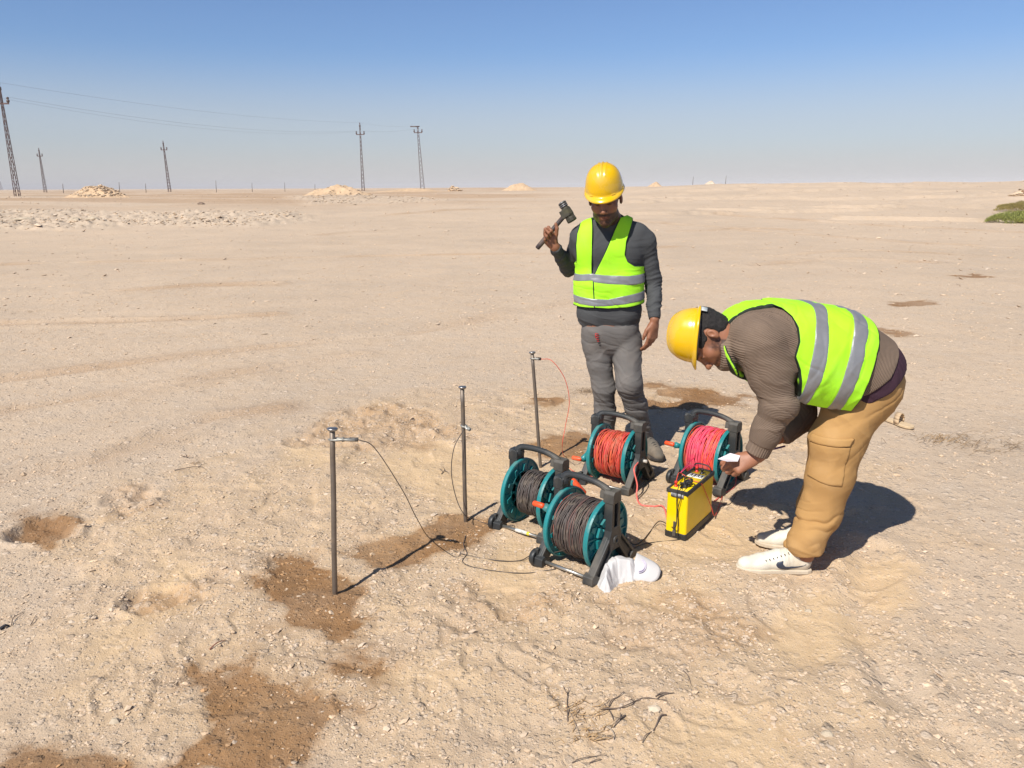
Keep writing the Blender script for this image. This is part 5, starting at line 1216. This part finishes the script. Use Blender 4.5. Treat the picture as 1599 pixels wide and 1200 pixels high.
# ======== bending man ========
def build_man2():
    Yc = 3.11; q = lambda a, b, y=Yc: P(a, b, y)
    def across(px, py, hw, r, k=.07, y0=Yc): a = q(px, py, y0); return Cap(a - V(0, hw, 0), a + V(0, hw, 0), r, r, k)
    torso = [across(1168, 528, .06, .112), across(1214, 534, .07, .143), across(1262, 541, .05, .150), across(1308, 551, .05, .148), across(1345, 572, .055, .134, .06)]
    hips = [across(1350, 592, .060, .128, .05), across(1342, 622, .05, .113, .05)]
    sN, eN, wN = q(1188, 540, 2.95), q(1217, 634, 2.90), q(1181, 708, 2.92)
    sF, eF, wF = q(1205, 548, 3.27), q(1250, 648, 3.24), q(1214, 683, 3.14)
    armN = [Cap(sN, sN * .55 + eN * .45, .096, .070, .04), Cap(sN * .55 + eN * .45, eN, .070, .053, .03), Cap(eN, eN * .45 + wN * .55, .053, .048, .02), Cap(eN * .45 + wN * .55, wN, .048, .040, .02)]
    armF = [Cap(sF, eF, .095, .066, .04), Cap(eF, wF, .064, .045, .02)]
    aN, aF = q(1256, 858, 3.03), q(1262, 846, 3.19)
    kN = q(1296, 742, 3.01); ankN = gp(1271, 899) + V(-.045, .040, .10)
    legN = [Cap(q(1342, 618, 3.05), q(1307, 690, 3.02), .119, .107, .03), Cap(q(1307, 690, 3.02), kN, .107, .094, .03), Cap(kN, q(1281, 798, 3.01), .094, .083, .03), Cap(q(1282, 798, 3.01), ankN + V(.012, 0, .04), .080, .068, .03), Cap(ankN + V(.012, 0, .04), ankN + V(.012, 0, -.02), .066, .062, .03)]
    legF = [Cap(q(1334, 612, 3.18), q(1296, 720, 3.2), .110, .088, .025), Cap(q(1296, 720, 3.2), q(1274, 790, 3.21), .088, .072, .02), Cap(q(1274, 790, 3.21), aF, .072, .064, .02), Cap(aF, q(1243, 852, 3.14), .060, .045, .02)]
    hc = q(1106, 528, 3.07); f, up = V(-.26, -.20, -.945), V(-.94, .20, .28)
    head, H, R = head_prims(hc, f, up, 1.02)
    neck = [Cap(H(0, -.03, -.05), q(1158, 524, 3.11), .058, .072, .03)]
    hN, HN = hand_prims(wN + nrm(wN - eN) * .020, V(-.86, -.05, -.32), V(.12, -.72, .62), V(-.25, .55, .75), [(42, 48, 25), (48, 52, 28), (52, 56, 30), (56, 58, 30)],
                        [(.018, .020, -.012), (.036, .045, -.030), (.040, .072, -.044), (.036, .094, -.050)], 1.0)
    hF, HF = hand_prims(wF + nrm(wF - eF) * .018, V(-.92, -.15, -.15), V(0, .6, .7), V(-.3, -.7, .3), [(40, 45, 25), (45, 50, 28), (50, 55, 30), (55, 58, 30)],
                        [(.018, .020, -.012), (.036, .045, -.030), (.040, .072, -.044), (.036, .094, -.050)], 1.0)
    feet = [Cap(ankN + V(.012, 0, .06), ankN + V(-.02, 0, -.045), .030, .026, .02), Cap(aF, gp(1265, 860) + V(0, .03, .06), .036, .028, .02)]
    inner = torso + hips + armN + armF + legN + legF
    fd = Field.around(inner + head, .0034); fd.add(inner, -.020); fd.add(neck + feet); fd.add(head); fd.add(hN + hF)
    body = sdf_obj("person", fd, M_skin2, None, sm=0, attr={'Col': face_col(H, R, hc, 1.15, 1.02)})
    tag(body, "man bending over the yellow box in brown sweater, khaki trousers, yellow helmet and vest", "person")
    # trousers
    pr = hips + legN + legF; fd = Field.around(pr, .004); fd.add(pr); x, y, z = fd.full_axes()
    zc = q(1258, 862, 3.03); fd.keep(np.where(y < 3.12, (zc[2] + .040 - z) + .20 * (x - zc[0]), -1).astype(np.float32) + 0 * x)
    fd.keep(q(1250, 862, 3.19)[2] - .012 - z)
    ax = nrm(aN - q(1352, 618, 3.05))
    def dsp(v, n):
        t, d = segt(v, [q(1352, 618, 3.05), kN, aN]); low = smooth(.42, .62, t)
        a = folds(v, V(-.25, 0, 1), 15, 3, 51, 1.6, 1.1) * (.003 + .015 * low * (1 - .3 * smooth(.76, .8, t)))
        b = folds(v, V(.80, .2, .60), 13, 2.2, 53, 1.2) * .009 * smooth(.35, .15, t)
        c = folds(v, V(.9, 0, .3), 10, 2.4, 57, 1.5) * .006 * smooth(.1, .3, t)
        return a * .5 + b + c + creases(v, V(-.35, 0, 1), 13, 2.2, 59) * (.001 + .012 * low) + creases(v, V(.62, .15, -.78), 12, .7, 91, .35) * .008 * smooth(.46, .25, t)
    tr = sdf_obj("trousers", fd, M_khaki, body, disp=dsp)
    pl = lambda pts, Y=2.90: polyXZ(pts, Y)
    for nm, inf, pts in (("cargo_pocket", .006, [(1268, 701), (1256, 752), (1286, 759), (1316, 761), (1331, 699)]), ("pocket_flap", .011, [(1265, 691), (1267, 701), (1328, 699), (1337, 686), (1300, 689)])):
        fd = Field.around(legN[:3], .0035, inf, .02); fd.add(legN[:3], inf); pz = fd.prismXZ(pl(pts)); fd.keep(np.maximum(pz, fd.full_axes()[1] - 3.0)); cp = sdf_obj(nm, fd, M_khaki, tr, disp=dsp, sm=1)
    m = MB(); 
    # purple layer
    hemS = [(1410, 530), (1404, 545), (1376, 585), (1343, 612), (1320, 622)]; hemP = [(1425, 556), (1412, 576), (1380, 607), (1331, 637), (1315, 643)]
    Yp = 2.98
    allT = torso + hips
    fd = Field.around(allT, .004, .004); fd.add(allT, .004); fd.keep(fd.prismXZ(pl(hemP + [(1200, 640), (1200, 420), (1430, 420)], Yp))); fd.keep(-fd.prismXZ(pl([(1250, 400), (1250, 700), (1090, 700), (1090, 400)], Yp)))
    def ribbed(v, n): return .0022 * np.abs(np.sin((v @ V(.35, 2.2, -.35) + v[:, 1] * 1.0) * 62))
    sdf_obj("undershirt", fd, M_purple, body, disp=ribbed)
    # sweater
    M_knit = knit_mat(); pr = torso + [across(1352, 588, .060, .130, .06)] + armN + armF
    fd = Field.around(pr, .004, .010, .03); fd.add(pr, .010); fd.keep(fd.prismXZ(pl(hemS + [(1300, 700), (1040, 760), (1040, 400), (1430, 400)], Yp)))
    fd.add([Cap(q(1158, 545, 3.07), q(1132, 551, 3.045), .080, .074, .02)]); x, y, z = fd.full_axes(); na_ = nrm(q(1130, 549, 3.07) - q(1156, 543, 3.08)); nb_ = q(1125, 549, 3.0)
    fd.keep((x - nb_[0]) * na_[0] + (y - nb_[1]) * na_[1] + (z - nb_[2]) * na_[2])
    for w_, e_, yy in ((wN, eN, -1), (wF, eF, 1)):
        d = nrm(w_ - e_); near = (y < 3.02) if yy < 0 else (y > 3.02); reg = near & (z < e_[2] + .0) & (x < w_[0] + .2)
        fd.keep(np.where(reg, (x - w_[0]) * d[0] + (y - w_[1]) * d[1] + (z - w_[2]) * d[2] - .004, -1).astype(np.float32))
    chN, chF = [sN, sN * .55 + eN * .45, eN, wN], [sF, eF, wF]; cax = nrm(q(1348, 570) - q(1168, 528))
    def row(v):
        tn, dn = segt(v, chN); tf, df = segt(v, chF); LN = segt(np.array([wN]), chN)[0][0]
        onA = (dn < .14) & (v[:, 1] < 3.05)
        w_ = 0; r_ = 0; acc = 0
        for a_, b_ in zip(chN[:-1], chN[1:]):
            e_ = b_ - a_; Lg = np.linalg.norm(e_); t_ = (v - a_) @ e_ / Lg; tc_ = np.clip(t_, 0, Lg); dd = np.linalg.norm(v - a_ - (tc_ / Lg)[:, None] * e_, axis=1)
            ww = 1 / (dd + .005)**7; w_ = w_ + ww; r_ = r_ + ww * (acc + t_); acc += Lg
        r = np.where(onA, r_ / w_ / .0058 + 1.1 * vnoise(v[:, 0] * 14, v[:, 1] * 14, v[:, 2] * 14, 8) + .25 * vnoise(v[:, 0] * 60, v[:, 1] * 60, v[:, 2] * 60, 9), (v @ cax) / .0058)
        ang = np.arctan2((v - sN) @ V(0, 0, 1), (v - sN) @ V(0, 1, 0)); cuff = onA & (tn > LN - .045); perp = nrm(np.cross(eN - wN, V(0, 1, 0)))
        r = np.where(cuff, (v @ perp) / .010, r); col_ = np.hypot(v[:, 0] - q(1140, 552, 3.0)[0], (v[:, 2] - q(1140, 552, 3.0)[2])) < .065
        r = np.where(col_ & (v[:, 0] < q(1150, 550, 3.0)[0]), v[:, 2] / .010, r)
        hem = (v @ nrm(V(.72, 0, -.68))) > (q(1343, 600) @ nrm(V(.72, 0, -.68))) - .03; return np.where(hem & ~onA, (v[:, 1] * .9 - v[:, 2] * .5) / .012, r)
    def dsp(v, n):
        tn, dn = segt(v, chN); LN = segt(np.array([wN]), chN)[0][0]; onA = smooth(.14, .11, dn) * (v[:, 1] < 3.02)
        a = creases(v, V(.45, .1, 1), 13, 2.2, 161) * (.002 + .008 * np.exp(-((tn - .28) / .08)**2)) + creases(v, V(.9, 0, .5), 11, 1.8, 163) * .007 * smooth(.2, .1, tn) + folds(v, eN - sN + V(-.1, 0, 0), 15, 3.0, 61, 1.6, 1.1) * (.006 + .008 * np.exp(-((tn - .27) / .09)**2)); arm_pit = folds(v, V(1, 0, .7), 16, 2.5, 63, 1.4) * .008 * np.exp(-(((v[:, 0] - q(1238, 545)[0]) / .07)**2))
        b = folds(v, cax, 10, 3, 65) * .005; cuff = -.004 * smooth(LN - .050, LN - .042, tn)
        return (a + cuff) * onA + b * (1 - onA) + arm_pit
    sdf_obj("sweater", fd, M_knit, body, disp=dsp, attr={'row': row})
    # vest
    Yv = 2.93; vt = torso + [Cap(q(1262, 585, 3.02), q(1318, 600, 3.02), .105, .085, .10), Cap(q(1262, 585, 3.2), q(1318, 600, 3.2), .105, .085, .10), Cap(q(1186, 548, 2.97), q(1200, 545, 3.25), .10, .10, .05)]
    outl = pl([(1127, 526), (1129, 507), (1139, 480), (1160, 440), (1300, 420), (1388, 470), (1379, 513), (1372, 535), (1361, 560), (1350, 588), (1341, 612), (1334, 632), (1331, 645), (1300, 642), (1270, 637), (1247, 629), (1200, 640), (1152, 590), (1144, 577), (1138, 565), (1132, 553), (1128, 542)], Yv)
    arm = pl([(1137, 536), (1137, 522), (1139, 508), (1150, 496), (1172, 485), (1196, 480), (1218, 482), (1229, 486), (1238, 496), (1242, 510), (1241, 530), (1233, 552), (1241, 574), (1247, 626), (1247, 660), (1190, 640), (1162, 598), (1151, 577), (1144.5, 565), (1140, 553)], Yv)
    def vf(inf, h=.0036): fd = Field.around(vt, h, inf, .03); fd.add(vt, inf); return fd
    def shp(fd):
        po = fd.prismXZ(outl); pa = fd.prismXZ(arm); y = fd.full_axes()[1]; fd.keep(po); c = np.maximum(pa, .075 - np.abs(y - Yc) + 0 * pa); fd.cut(c)
        return po, c
    def vd(v, n):
        xr = v[:, 0]; rear = smooth(q(1240, 560)[0], q(1330, 560)[0], xr)
        return .006 * creases(v, V(.7, .1, .7), 9, 2.0, 171) + .005 * creases(v, V(.9, 0, -.4), 12, 2.0, 173) + .006 * folds(v, V(.85, 0, -.55), 15, 2.2, 71, 1.5) * (.4 + .6 * np.exp(-((v - q(1350, 600, 2.97)) ** 2).sum(1) / .02)) + .006 * folds(v, V(.6, 0, .8), 10, 2.4, 73, 1.4) * smooth(q(1300, 520)[2], q(1300, 590)[2], v[:, 2]) + .004 * vnoise(v[:, 0] * 8, v[:, 1] * 8, v[:, 2] * 8, 7) + .003 * rear
    fd = vf(.022); shp(fd); vest = sdf_obj("vest", fd, M_vest, body, disp=vd, sm=2, attr={'edge': lambda v: np.minimum(np.abs(sdpoly(v[:, 0], v[:, 2], outl)), np.abs(np.maximum(sdpoly(v[:, 0], v[:, 2], arm), .075 - np.abs(v[:, 1] - Yc))))})
    for pts in ([(1292, 440), (1284, 477), (1268, 515), (1256, 562), (1246, 620), (1240, 660), (1252, 665), (1262, 625), (1280, 562), (1290, 518), (1303, 484), (1318, 445)],
                [(1356, 460), (1342, 497), (1325, 530), (1311, 570), (1299, 612), (1290, 650), (1290, 665), (1312, 665), (1320, 618), (1333, 577), (1345, 540), (1361, 508), (1376, 475)]):
        fd = vf(.0242); fd.keep(fd.prismXZ(outl)); fd.keep(fd.prismXZ(polyXZ(pts, Yv))); sdf_obj("reflective_strip", fd, M_refl, vest, disp=vd, sm=0)
    # hair
    hb = Field(hc - .14, hc + .14, .0035); hb.add([Ell(H(0, -.017, .034), R, V(.0825, .103, .094), .01), Ell(H(0, -.050, -.028), R, V(.058, .050, .048), .03)]); X, Y, Z = hb.full_axes()
    loc = lambda k: (X - hc[0]) * R[0, k] + (Y - hc[1]) * R[1, k] + (Z - hc[2]) * R[2, k]
    lx, ly, lz = loc(0), loc(1), loc(2); hb.keep(ly - .055); hb.cut(np.maximum(-.004 - ly, lz - .010)); hb.cut(np.maximum(-.030 - ly, lz + .030)); hb.keep(-(lz + .058))
    hb.cut(Ell(H(.083, -.014, -.006), R, V(.02, .024, .038), .01)(X, Y, Z, 0)); hb.cut(Ell(H(-.083, -.014, -.006), R, V(.02, .024, .038), .01)(X, Y, Z, 0))
    sdf_obj("hair", hb, M_hair, body, disp=lambda v, n: .0022 * vnoise(v[:, 0] * 110, v[:, 1] * 110, v[:, 2] * 110))
    vd_ = nrm(ray(1090, 523)); up2 = V(-.99, 0, .085); up2 = nrm(up2 - vd_ * (up2 @ vd_)); f2 = V(-.085, -.12, -.99)
    c0 = q(1084, 524, 3.065); hl, Rh = helmet(c0, f2, up2, body, M_helm, M_brimd, s=.95, hs=.84, ribs=True, slots=False)
    c0 = c0; m = MB()      # white suspension strap showing behind the head
    for (a, b_) in ((-62, -118),):
        ring = []
        for k in range(14):
            an = math.radians(a + (b_ - a) * k / 13)
            for dz in (-.004, -.040): ring.append(c0 + Rh @ V(.092 * math.cos(an) * (1 if dz > -.02 else .94), .119 * math.sin(an) * (1 if dz > -.02 else .96), dz))
        m.add(np.array(ring), [[2 * k, 2 * k + 2, 2 * k + 3, 2 * k + 1] for k in range(13)])
    m.build("suspension_strap", mat("white_strap", (.55, .58, .56), .5), hl, solid=.003)
    m = MB()
    for a_, z_ in ((-8, .020), (-150, .020), (20, .026), (200, .026), (-35, .03)):
        a = math.radians(a_); p_ = V(.098 * math.cos(a), .113 * math.sin(a), z_) * .94; m.cyl(c0 + Rh @ (p_ * V(.95, .95, 1)), c0 + Rh @ (p_ * V(1.0, 1.0, 1)), .0028, n=8)
    m.build("vent_hole", M_dark, hl)
    # sneakers
    M_w = mat("white_leather", (.66, .62, .52), .5, noise=(12, .05), stain=(6, (.42, .32, .20), .75)); M_ws = mat("cream_rubber", (.55, .47, .36), .7, stain=(8, (.38, .28, .18), .6)); M_la = mat("cream_lace", (.62, .56, .45), .8)
    h_ = gp(1271, 899) + V(0, .040, -.002); up_, HS, prS = shoe(body, h_, V(-1, .08, 0), .312, .098, M_w, M_ws, M_la, high=.055, name="sneaker")
    sw = [(310, 880), (345, 835), (455, 800), (468, 825), (455, 868), (490, 912), (570, 932), (700, 925), (870, 882), (1035, 805), (1042, 822), (900, 912), (700, 982), (560, 1012), (420, 1000), (345, 965), (308, 920)]
    sw = [(1190 + a / 13.325, 817 + b / 13.325) for a, b in sw]; Ys = h_[1] - .042
    fd = Field.around(prS, .0025, .004, .01); fd.add(prS, .0022); fd.keep(fd.prismXZ(polyXZ(sw, Ys))); fd.keep(fd.full_axes()[1] - h_[1])
    sdf_obj("side_emblem", fd, mat("navy_leather", (.035, .045, .07), .5), up_, sm=0)
    m = MB()
    for k in range(7):
        p_ = P(1196.5 + k * 5.9, 876.0 - k * 1.35 - .08 * k * k * 1.2, h_[1] - .028); m.cyl(p_, p_ + V(0, .006, 0), .0022, n=6)
    m.build("eyelets", M_dark, up_)
    h2 = gp(1293, 866) + V(0, .040, -.004); u2, _, _ = shoe(body, h2, V(-1, .30, 0), .300, .098, M_w, M_ws, M_la, high=.03, name="sneaker")
    # paper and pen
    c1, c2, c3, c4, c5 = P(1121, 717, 2.90), P(1140, 708, 2.93), P(1156, 712, 2.92), P(1152, 721, 2.88), P(1136, 721, 2.87)
    m = MB(); mid = (c1 + c3) / 2 + V(0, 0, -.006); m.add(np.array([c1, c2, c3, c4, c5, mid]), [[0, 5, 1], [1, 5, 2], [2, 5, 3], [3, 5, 4], [4, 5, 0]])
    pp = m.build("folded_paper", mat("paper_white", (.70, .64, .68), .6, noise=(60, .1)), None, solid=.0012, smooth_=False); tag(pp, "crumpled white slip of paper in the near hand of the bending man", "paper")
    m = MB(); a, b = P(1206, 702, 3.02), P(1226, 697, 3.08); m.tube([a, a * .9 + b * .1, b * .95 + a * .05, b], [.0015, .0042, .0042, .003], 8)
    pn = m.build("pen", mat("purple_pen", (.09, .03, .13), .35), None); tag(pn, "purple pen poking out below the sleeve of the bending man", "pen")
    return body
build_man2()
print("people", time.time() - T0)
# ---------------- white cap, sandal, twigs, weeds ----------------
M_cap_w = mat("white_cotton", (.56, .545, .54), .85, noise=(20, .03), bump=(300, .3, .002), stain=(7, (.52, .44, .36), .35)); M_lilac = mat("cap_underside", (.52, .47, .60), .85)
def build_cap():
    g_ = lambda a, b, h: gp(a, b) + V(0, 0, h)
    out_ = np.array([gp(*p)[:2] for p in [(932, 911), (931, 900), (938, 893), (950, 889), (966, 888), (986, 888), (1001, 890), (1000, 902), (988, 909), (976, 910), (967, 912), (960, 919), (953, 925), (943, 926), (936, 920)]])
    lo, hi = out_.min(0) - .004, out_.max(0) + .004; st = .0022; xs, ys = np.arange(lo[0], hi[0], st), np.arange(lo[1], hi[1], st); X, Y = np.meshgrid(xs, ys)
    sd0 = sdpoly(X, Y, out_) + .002 * vnoise2(X * 90, Y * 90, 3); p3 = np.stack([X.ravel(), Y.ravel(), 0 * X.ravel()], 1)
    cr = creases(p3, V(.9, .35, 0), 15, 5, 83, .6) + .6 * creases(p3, V(.2, 1, 0), 13, 6, 85, .6)
    h_ = (.058 * smooth(0, .040, -sd0) + .012 * smooth(0, .008, -sd0)) * (1 + .16 * vnoise2(X * 14, Y * 14, 5)) + .013 * cr.reshape(X.shape) * smooth(.002, .02, -sd0)
    Zg = gheight(X.ravel(), Y.ravel()).reshape(X.shape) + np.maximum(h_, -.004); inn = sd0 < .001
    idx = -np.ones(X.size, int); q_ = inn[:-1, :-1] & inn[1:, :-1] & inn[:-1, 1:] & inn[1:, 1:]; nn_ = X.shape[1]; b_ = (np.arange(X.shape[0] - 1)[:, None] * nn_ + np.arange(nn_ - 1)[None])[q_]
    F_ = np.stack([b_, b_ + 1, b_ + nn_ + 1, b_ + nn_], 1); u_ = np.unique(F_); idx[u_] = np.arange(len(u_)); V_ = np.stack([X.ravel(), Y.ravel(), Zg.ravel()], 1)[u_]
    o = add_obj("baseball_cap", V_, idx[F_], M_cap_w)
    # brim: a curved oval plate
    b0, b1, tip = g_(985, 906, .014), g_(999, 888, .058), g_(1030, 904, .018)
    mid = (b0 + b1) / 2; ax = nrm(tip - mid); sd_ = b1 - b0; W = np.linalg.norm(sd_) / 2 * 1.12; sd_ = nrm(sd_ - ax * (sd_ @ ax)); nn = nrm(np.cross(ax, sd_)); nn = nn if nn[2] > 0 else -nn
    L = np.linalg.norm(tip - mid); n, k = 24, 10; vs = []
    for j in range(k + 1):
        u = j / k
        for i in range(n + 1):
            a = (i / n * 2 - 1); wv = W * a; Lx = L * (1 - abs(a)**2.6)**.5 if abs(a) < 1 else 0
            vs.append(mid + sd_ * wv + ax * (-.012 + (Lx + .012) * u) + nn * (.016 * (1 - a * a) - .012 * u * u + .003 * math.sin(a * 3)))
    f = [[j * (n + 1) + i, j * (n + 1) + i + 1, (j + 1) * (n + 1) + i + 1, (j + 1) * (n + 1) + i] for j in range(k) for i in range(n)]
    add_obj("brim", np.array(vs), f, M_cap_w, o, solid=.005)
    e = MB(); ctr = mid + ax * .012 + nn * .018
    for s in (1.0, .8): e.tube(np.array([ctr + sd_ * math.cos(t) * W * .55 * s + ax * math.sin(t) * .030 * s for t in np.linspace(.2, 2.9, 14)]), .0018, 6)
    e.build("brim_stitching", M_lilac, o)
    tag(o, "crumpled white cloth cap lying on the sand against the nearest reel", "cap")
build_cap()
def build_sandal():
    a, b = gp(1380, 656), gp(1414, 668); ax = nrm((b - a) * V(1, 1, 0)); sx = V(-ax[1], ax[0], 0); L = .25; c0 = a
    root = empty("sandal", a); m = MB()
    prof = [(0, .0), (.01, .022), (.05, .032), (.11, .030), (.17, .041), (.22, .038), (.245, .018), (.25, 0)]
    poly = [(p, -w) for p, w in prof] + [(p, w) for p, w in prof[-2:0:-1]]
    m.prism(poly, c0 + V(0, 0, .014), ax, sx, V(0, 0, 1), .018); m.build("sole", mat("tan_foam", (.56, .42, .26), .85, noise=(30, .1)), root, bevel=.004)
    for t in (.115,):
        s_ = MB(); pts = [c0 + ax * (t + .03 * k_ / 8) + sx * math.cos(math.pi * k_ / 8) * .040 + V(0, 0, .020 + .068 * math.sin(math.pi * k_ / 8)) for k_ in range(9)]
        for p, q in zip(pts[:-1], pts[1:]):
            s_.add(np.array([p - ax * .024, p + ax * .020, q + ax * .020, q - ax * .024]), [[0, 1, 2, 3]])
        s_.build("strap", mat("tan_strap", (.50, .36, .22), .8), root, solid=.004)
    tag(root, "beige sandal lying empty on the sand right of the bending man", "sandal")
build_sandal()
M_tw = mat("dead_twig", (.15, .11, .085), .9, noise=(40, .4)); M_twp = mat("bleached_twig", (.36, .29, .22), .9, noise=(40, .2))
def twig(lines, r, label, m=None, ox=0, oy=0, s=1.0):
    b = MB()
    for ln in lines:
        pts = [gp(ox + x / s, oy + y / s, .004 + .006 * (k % 2)) for k, (x, y) in enumerate(ln)]; c = catmull(pts, 4); b.tube(c, np.linspace(r * .70, r * .32, len(c)), 6)
    tag(b.build("twig", m or M_tw), label, "twig", "dead twigs on the sand")
Z6 = dict(ox=860, oy=1040, s=7.268)
twig([[(190, 640), (190, 520), (185, 430), (185, 340), (165, 300), (140, 260)], [(185, 345), (205, 290)]], .0028, "upright forked twig left of the long branch in the foreground", **Z6)
twig([[(550, 505), (650, 515), (760, 495), (900, 460), (960, 410), (1070, 390), (1210, 390), (1320, 420)], [(1210, 385), (1280, 350), (1400, 320)], [(1190, 360), (1260, 332), (1370, 325)], [(640, 510), (690, 420), (760, 365), (830, 320)], [(665, 520), (690, 590), (715, 640)], [(645, 505), (600, 450)]], .0034,
     "long forked dead branch in the foreground", **Z6)
twig([[(845, 575), (770, 640), (710, 712)], [(790, 620), (788, 568)]], .0042, "short thick dark twig just below the long forked branch", **Z6)
twig([[(615, 690), (690, 760), (722, 810), (708, 860)]], .0042, "short bleached curved twig below the long forked branch", M_twp, **Z6)
twig([[(1310, 570), (1240, 600), (1170, 740), (1075, 820), (1040, 885)]], .0036, "bent twig right of and below the long forked branch", **Z6)
twig([[(240, 1115), (340, 1085), (500, 1040), (620, 1030)]], .0022, "thin straight stick at the bottom edge of the foreground", **Z6)
twig([[(440, 1115), (530, 1095), (575, 1075)]], .0026, "short stick just below the thin straight one at the bottom edge", **Z6)
twig([[(1500, 65), (1550, 130), (1590, 220), (1600, 260)]], .0024, "thin twig above right of the long forked branch", **Z6)
twig([[(225, 545), (280, 700), (330, 800)]], .0016, "very thin pale stalk under the upright forked twig", M_twp, **Z6)
twig([[(545, 271), (620, 262), (645, 270)], [(620, 262), (632, 256)]], .0035, "grey stick lying on the gravel left of the nearest stake", ox=0, oy=600, s=2)
twig([[(565, 226), (590, 233), (606, 230)], [(585, 232), (580, 222)]], .0030, "small grey stick just above the longer one on the left gravel", ox=0, oy=600, s=2)
twig([[(655, 832), (680, 815), (706, 803)]], .0040, "short reddish stick above the big wet patch", mat("red_twig", (.22, .09, .06), .9), ox=0, oy=600, s=2)
twig([[(36, 756), (45, 735), (75, 715)], [(96, 756), (108, 740), (112, 726)]], .0030, "pair of dark curved stalks near the left edge", ox=0, oy=600, s=2)
twig([[(598, 604), (612, 590), (604, 572)], [(612, 590), (628, 600)], [(606, 596), (590, 585)]], .0035, "spidery twig between the nearest and the middle stake", ox=480, oy=530, s=2.858)
twig([[(0, 768), (18, 762), (30, 758)]], .010, "dark curled scrap at the left edge of the view", mat("black_scrap", (.03, .03, .035), .8), ox=0, oy=600, s=2)
def weed(px, py, wpx, n, label, seed, m, spread=.5, hgt=.05):
    g = np.random.default_rng(seed); c = gp(px, py); b = MB(); w = wpx
    for i in range(n):
        x, y = c[0] + g.normal(0, w), c[1] + g.normal(0, w * .6); a = g.uniform(0, 6.28) if g.uniform() < .4 else g.normal(0, .5); L = g.uniform(.04, .16) * spread * 2; z = gz(x, y); h = g.uniform(.2, 1) * hgt
        pts = catmull([V(x, y, z), V(x + math.cos(a) * L * .5, y + math.sin(a) * L * .5, z + h), V(x + math.cos(a + .4) * L, y + math.sin(a + .4) * L, z + h * g.uniform(.1, .9))], 3)
        b.tube(pts, np.linspace(.0016, .0007, len(pts)), 4, False)
    tag(b.build("dry_weed", m), label, "weed", "dry weeds on the plain")
M_wd = mat("dry_weed", (.28, .20, .13), .9); M_wd2 = mat("straw_weed", (.40, .26, .13), .9)
weed(1490, 692, .16, 45, "tangle of dry weed right of the sandal", 1, M_wd); weed(1560, 700, .16, 30, "thin dry weed at the right edge beyond the sandal", 2, M_wd)
weed(1470, 688, .05, 30, "straw coloured tuft in the dry weed right of the sandal", 3, M_wd2, .3, .04)
weed(918, 613, .06, 60, "small dry weed on the ground left of the standing man's legs", 4, M_wd, .4, .03)
weed(902, 1112, .045, 26, "small brown tuft left of the long branch", 5, M_wd2, .2, .02); weed(912, 1145, .04, 28, "brown tuft below and left of the long branch", 6, M_wd2, .2, .02)
weed(306, 724, .03, 7, "dry wisp beside the grey stick on the left gravel", 7, M_wd, .2, .01)
print("small", time.time() - T0)
# ---------------- thin desert haze between the camera and the far plain ----------------
hz_ = MB(); hz_.box((0, 2400, 9.5), (9000, 5800, 25)); 
hm = bpy.data.materials.new("desert_haze"); hm.use_nodes = True; hn = hm.node_tree.nodes; hn.remove(hn["Principled BSDF"])
pv = hn.new("ShaderNodeVolumePrincipled"); pv.inputs["Color"].default_value = (.93, .90, .90, 1); pv.inputs["Density"].default_value = .00035; pv.inputs["Anisotropy"].default_value = -.25
hm.node_tree.links.new(pv.outputs[0], hn["Material Output"].inputs["Volume"])
tag(hz_.build("haze", hm, smooth_=False), kind="stuff")
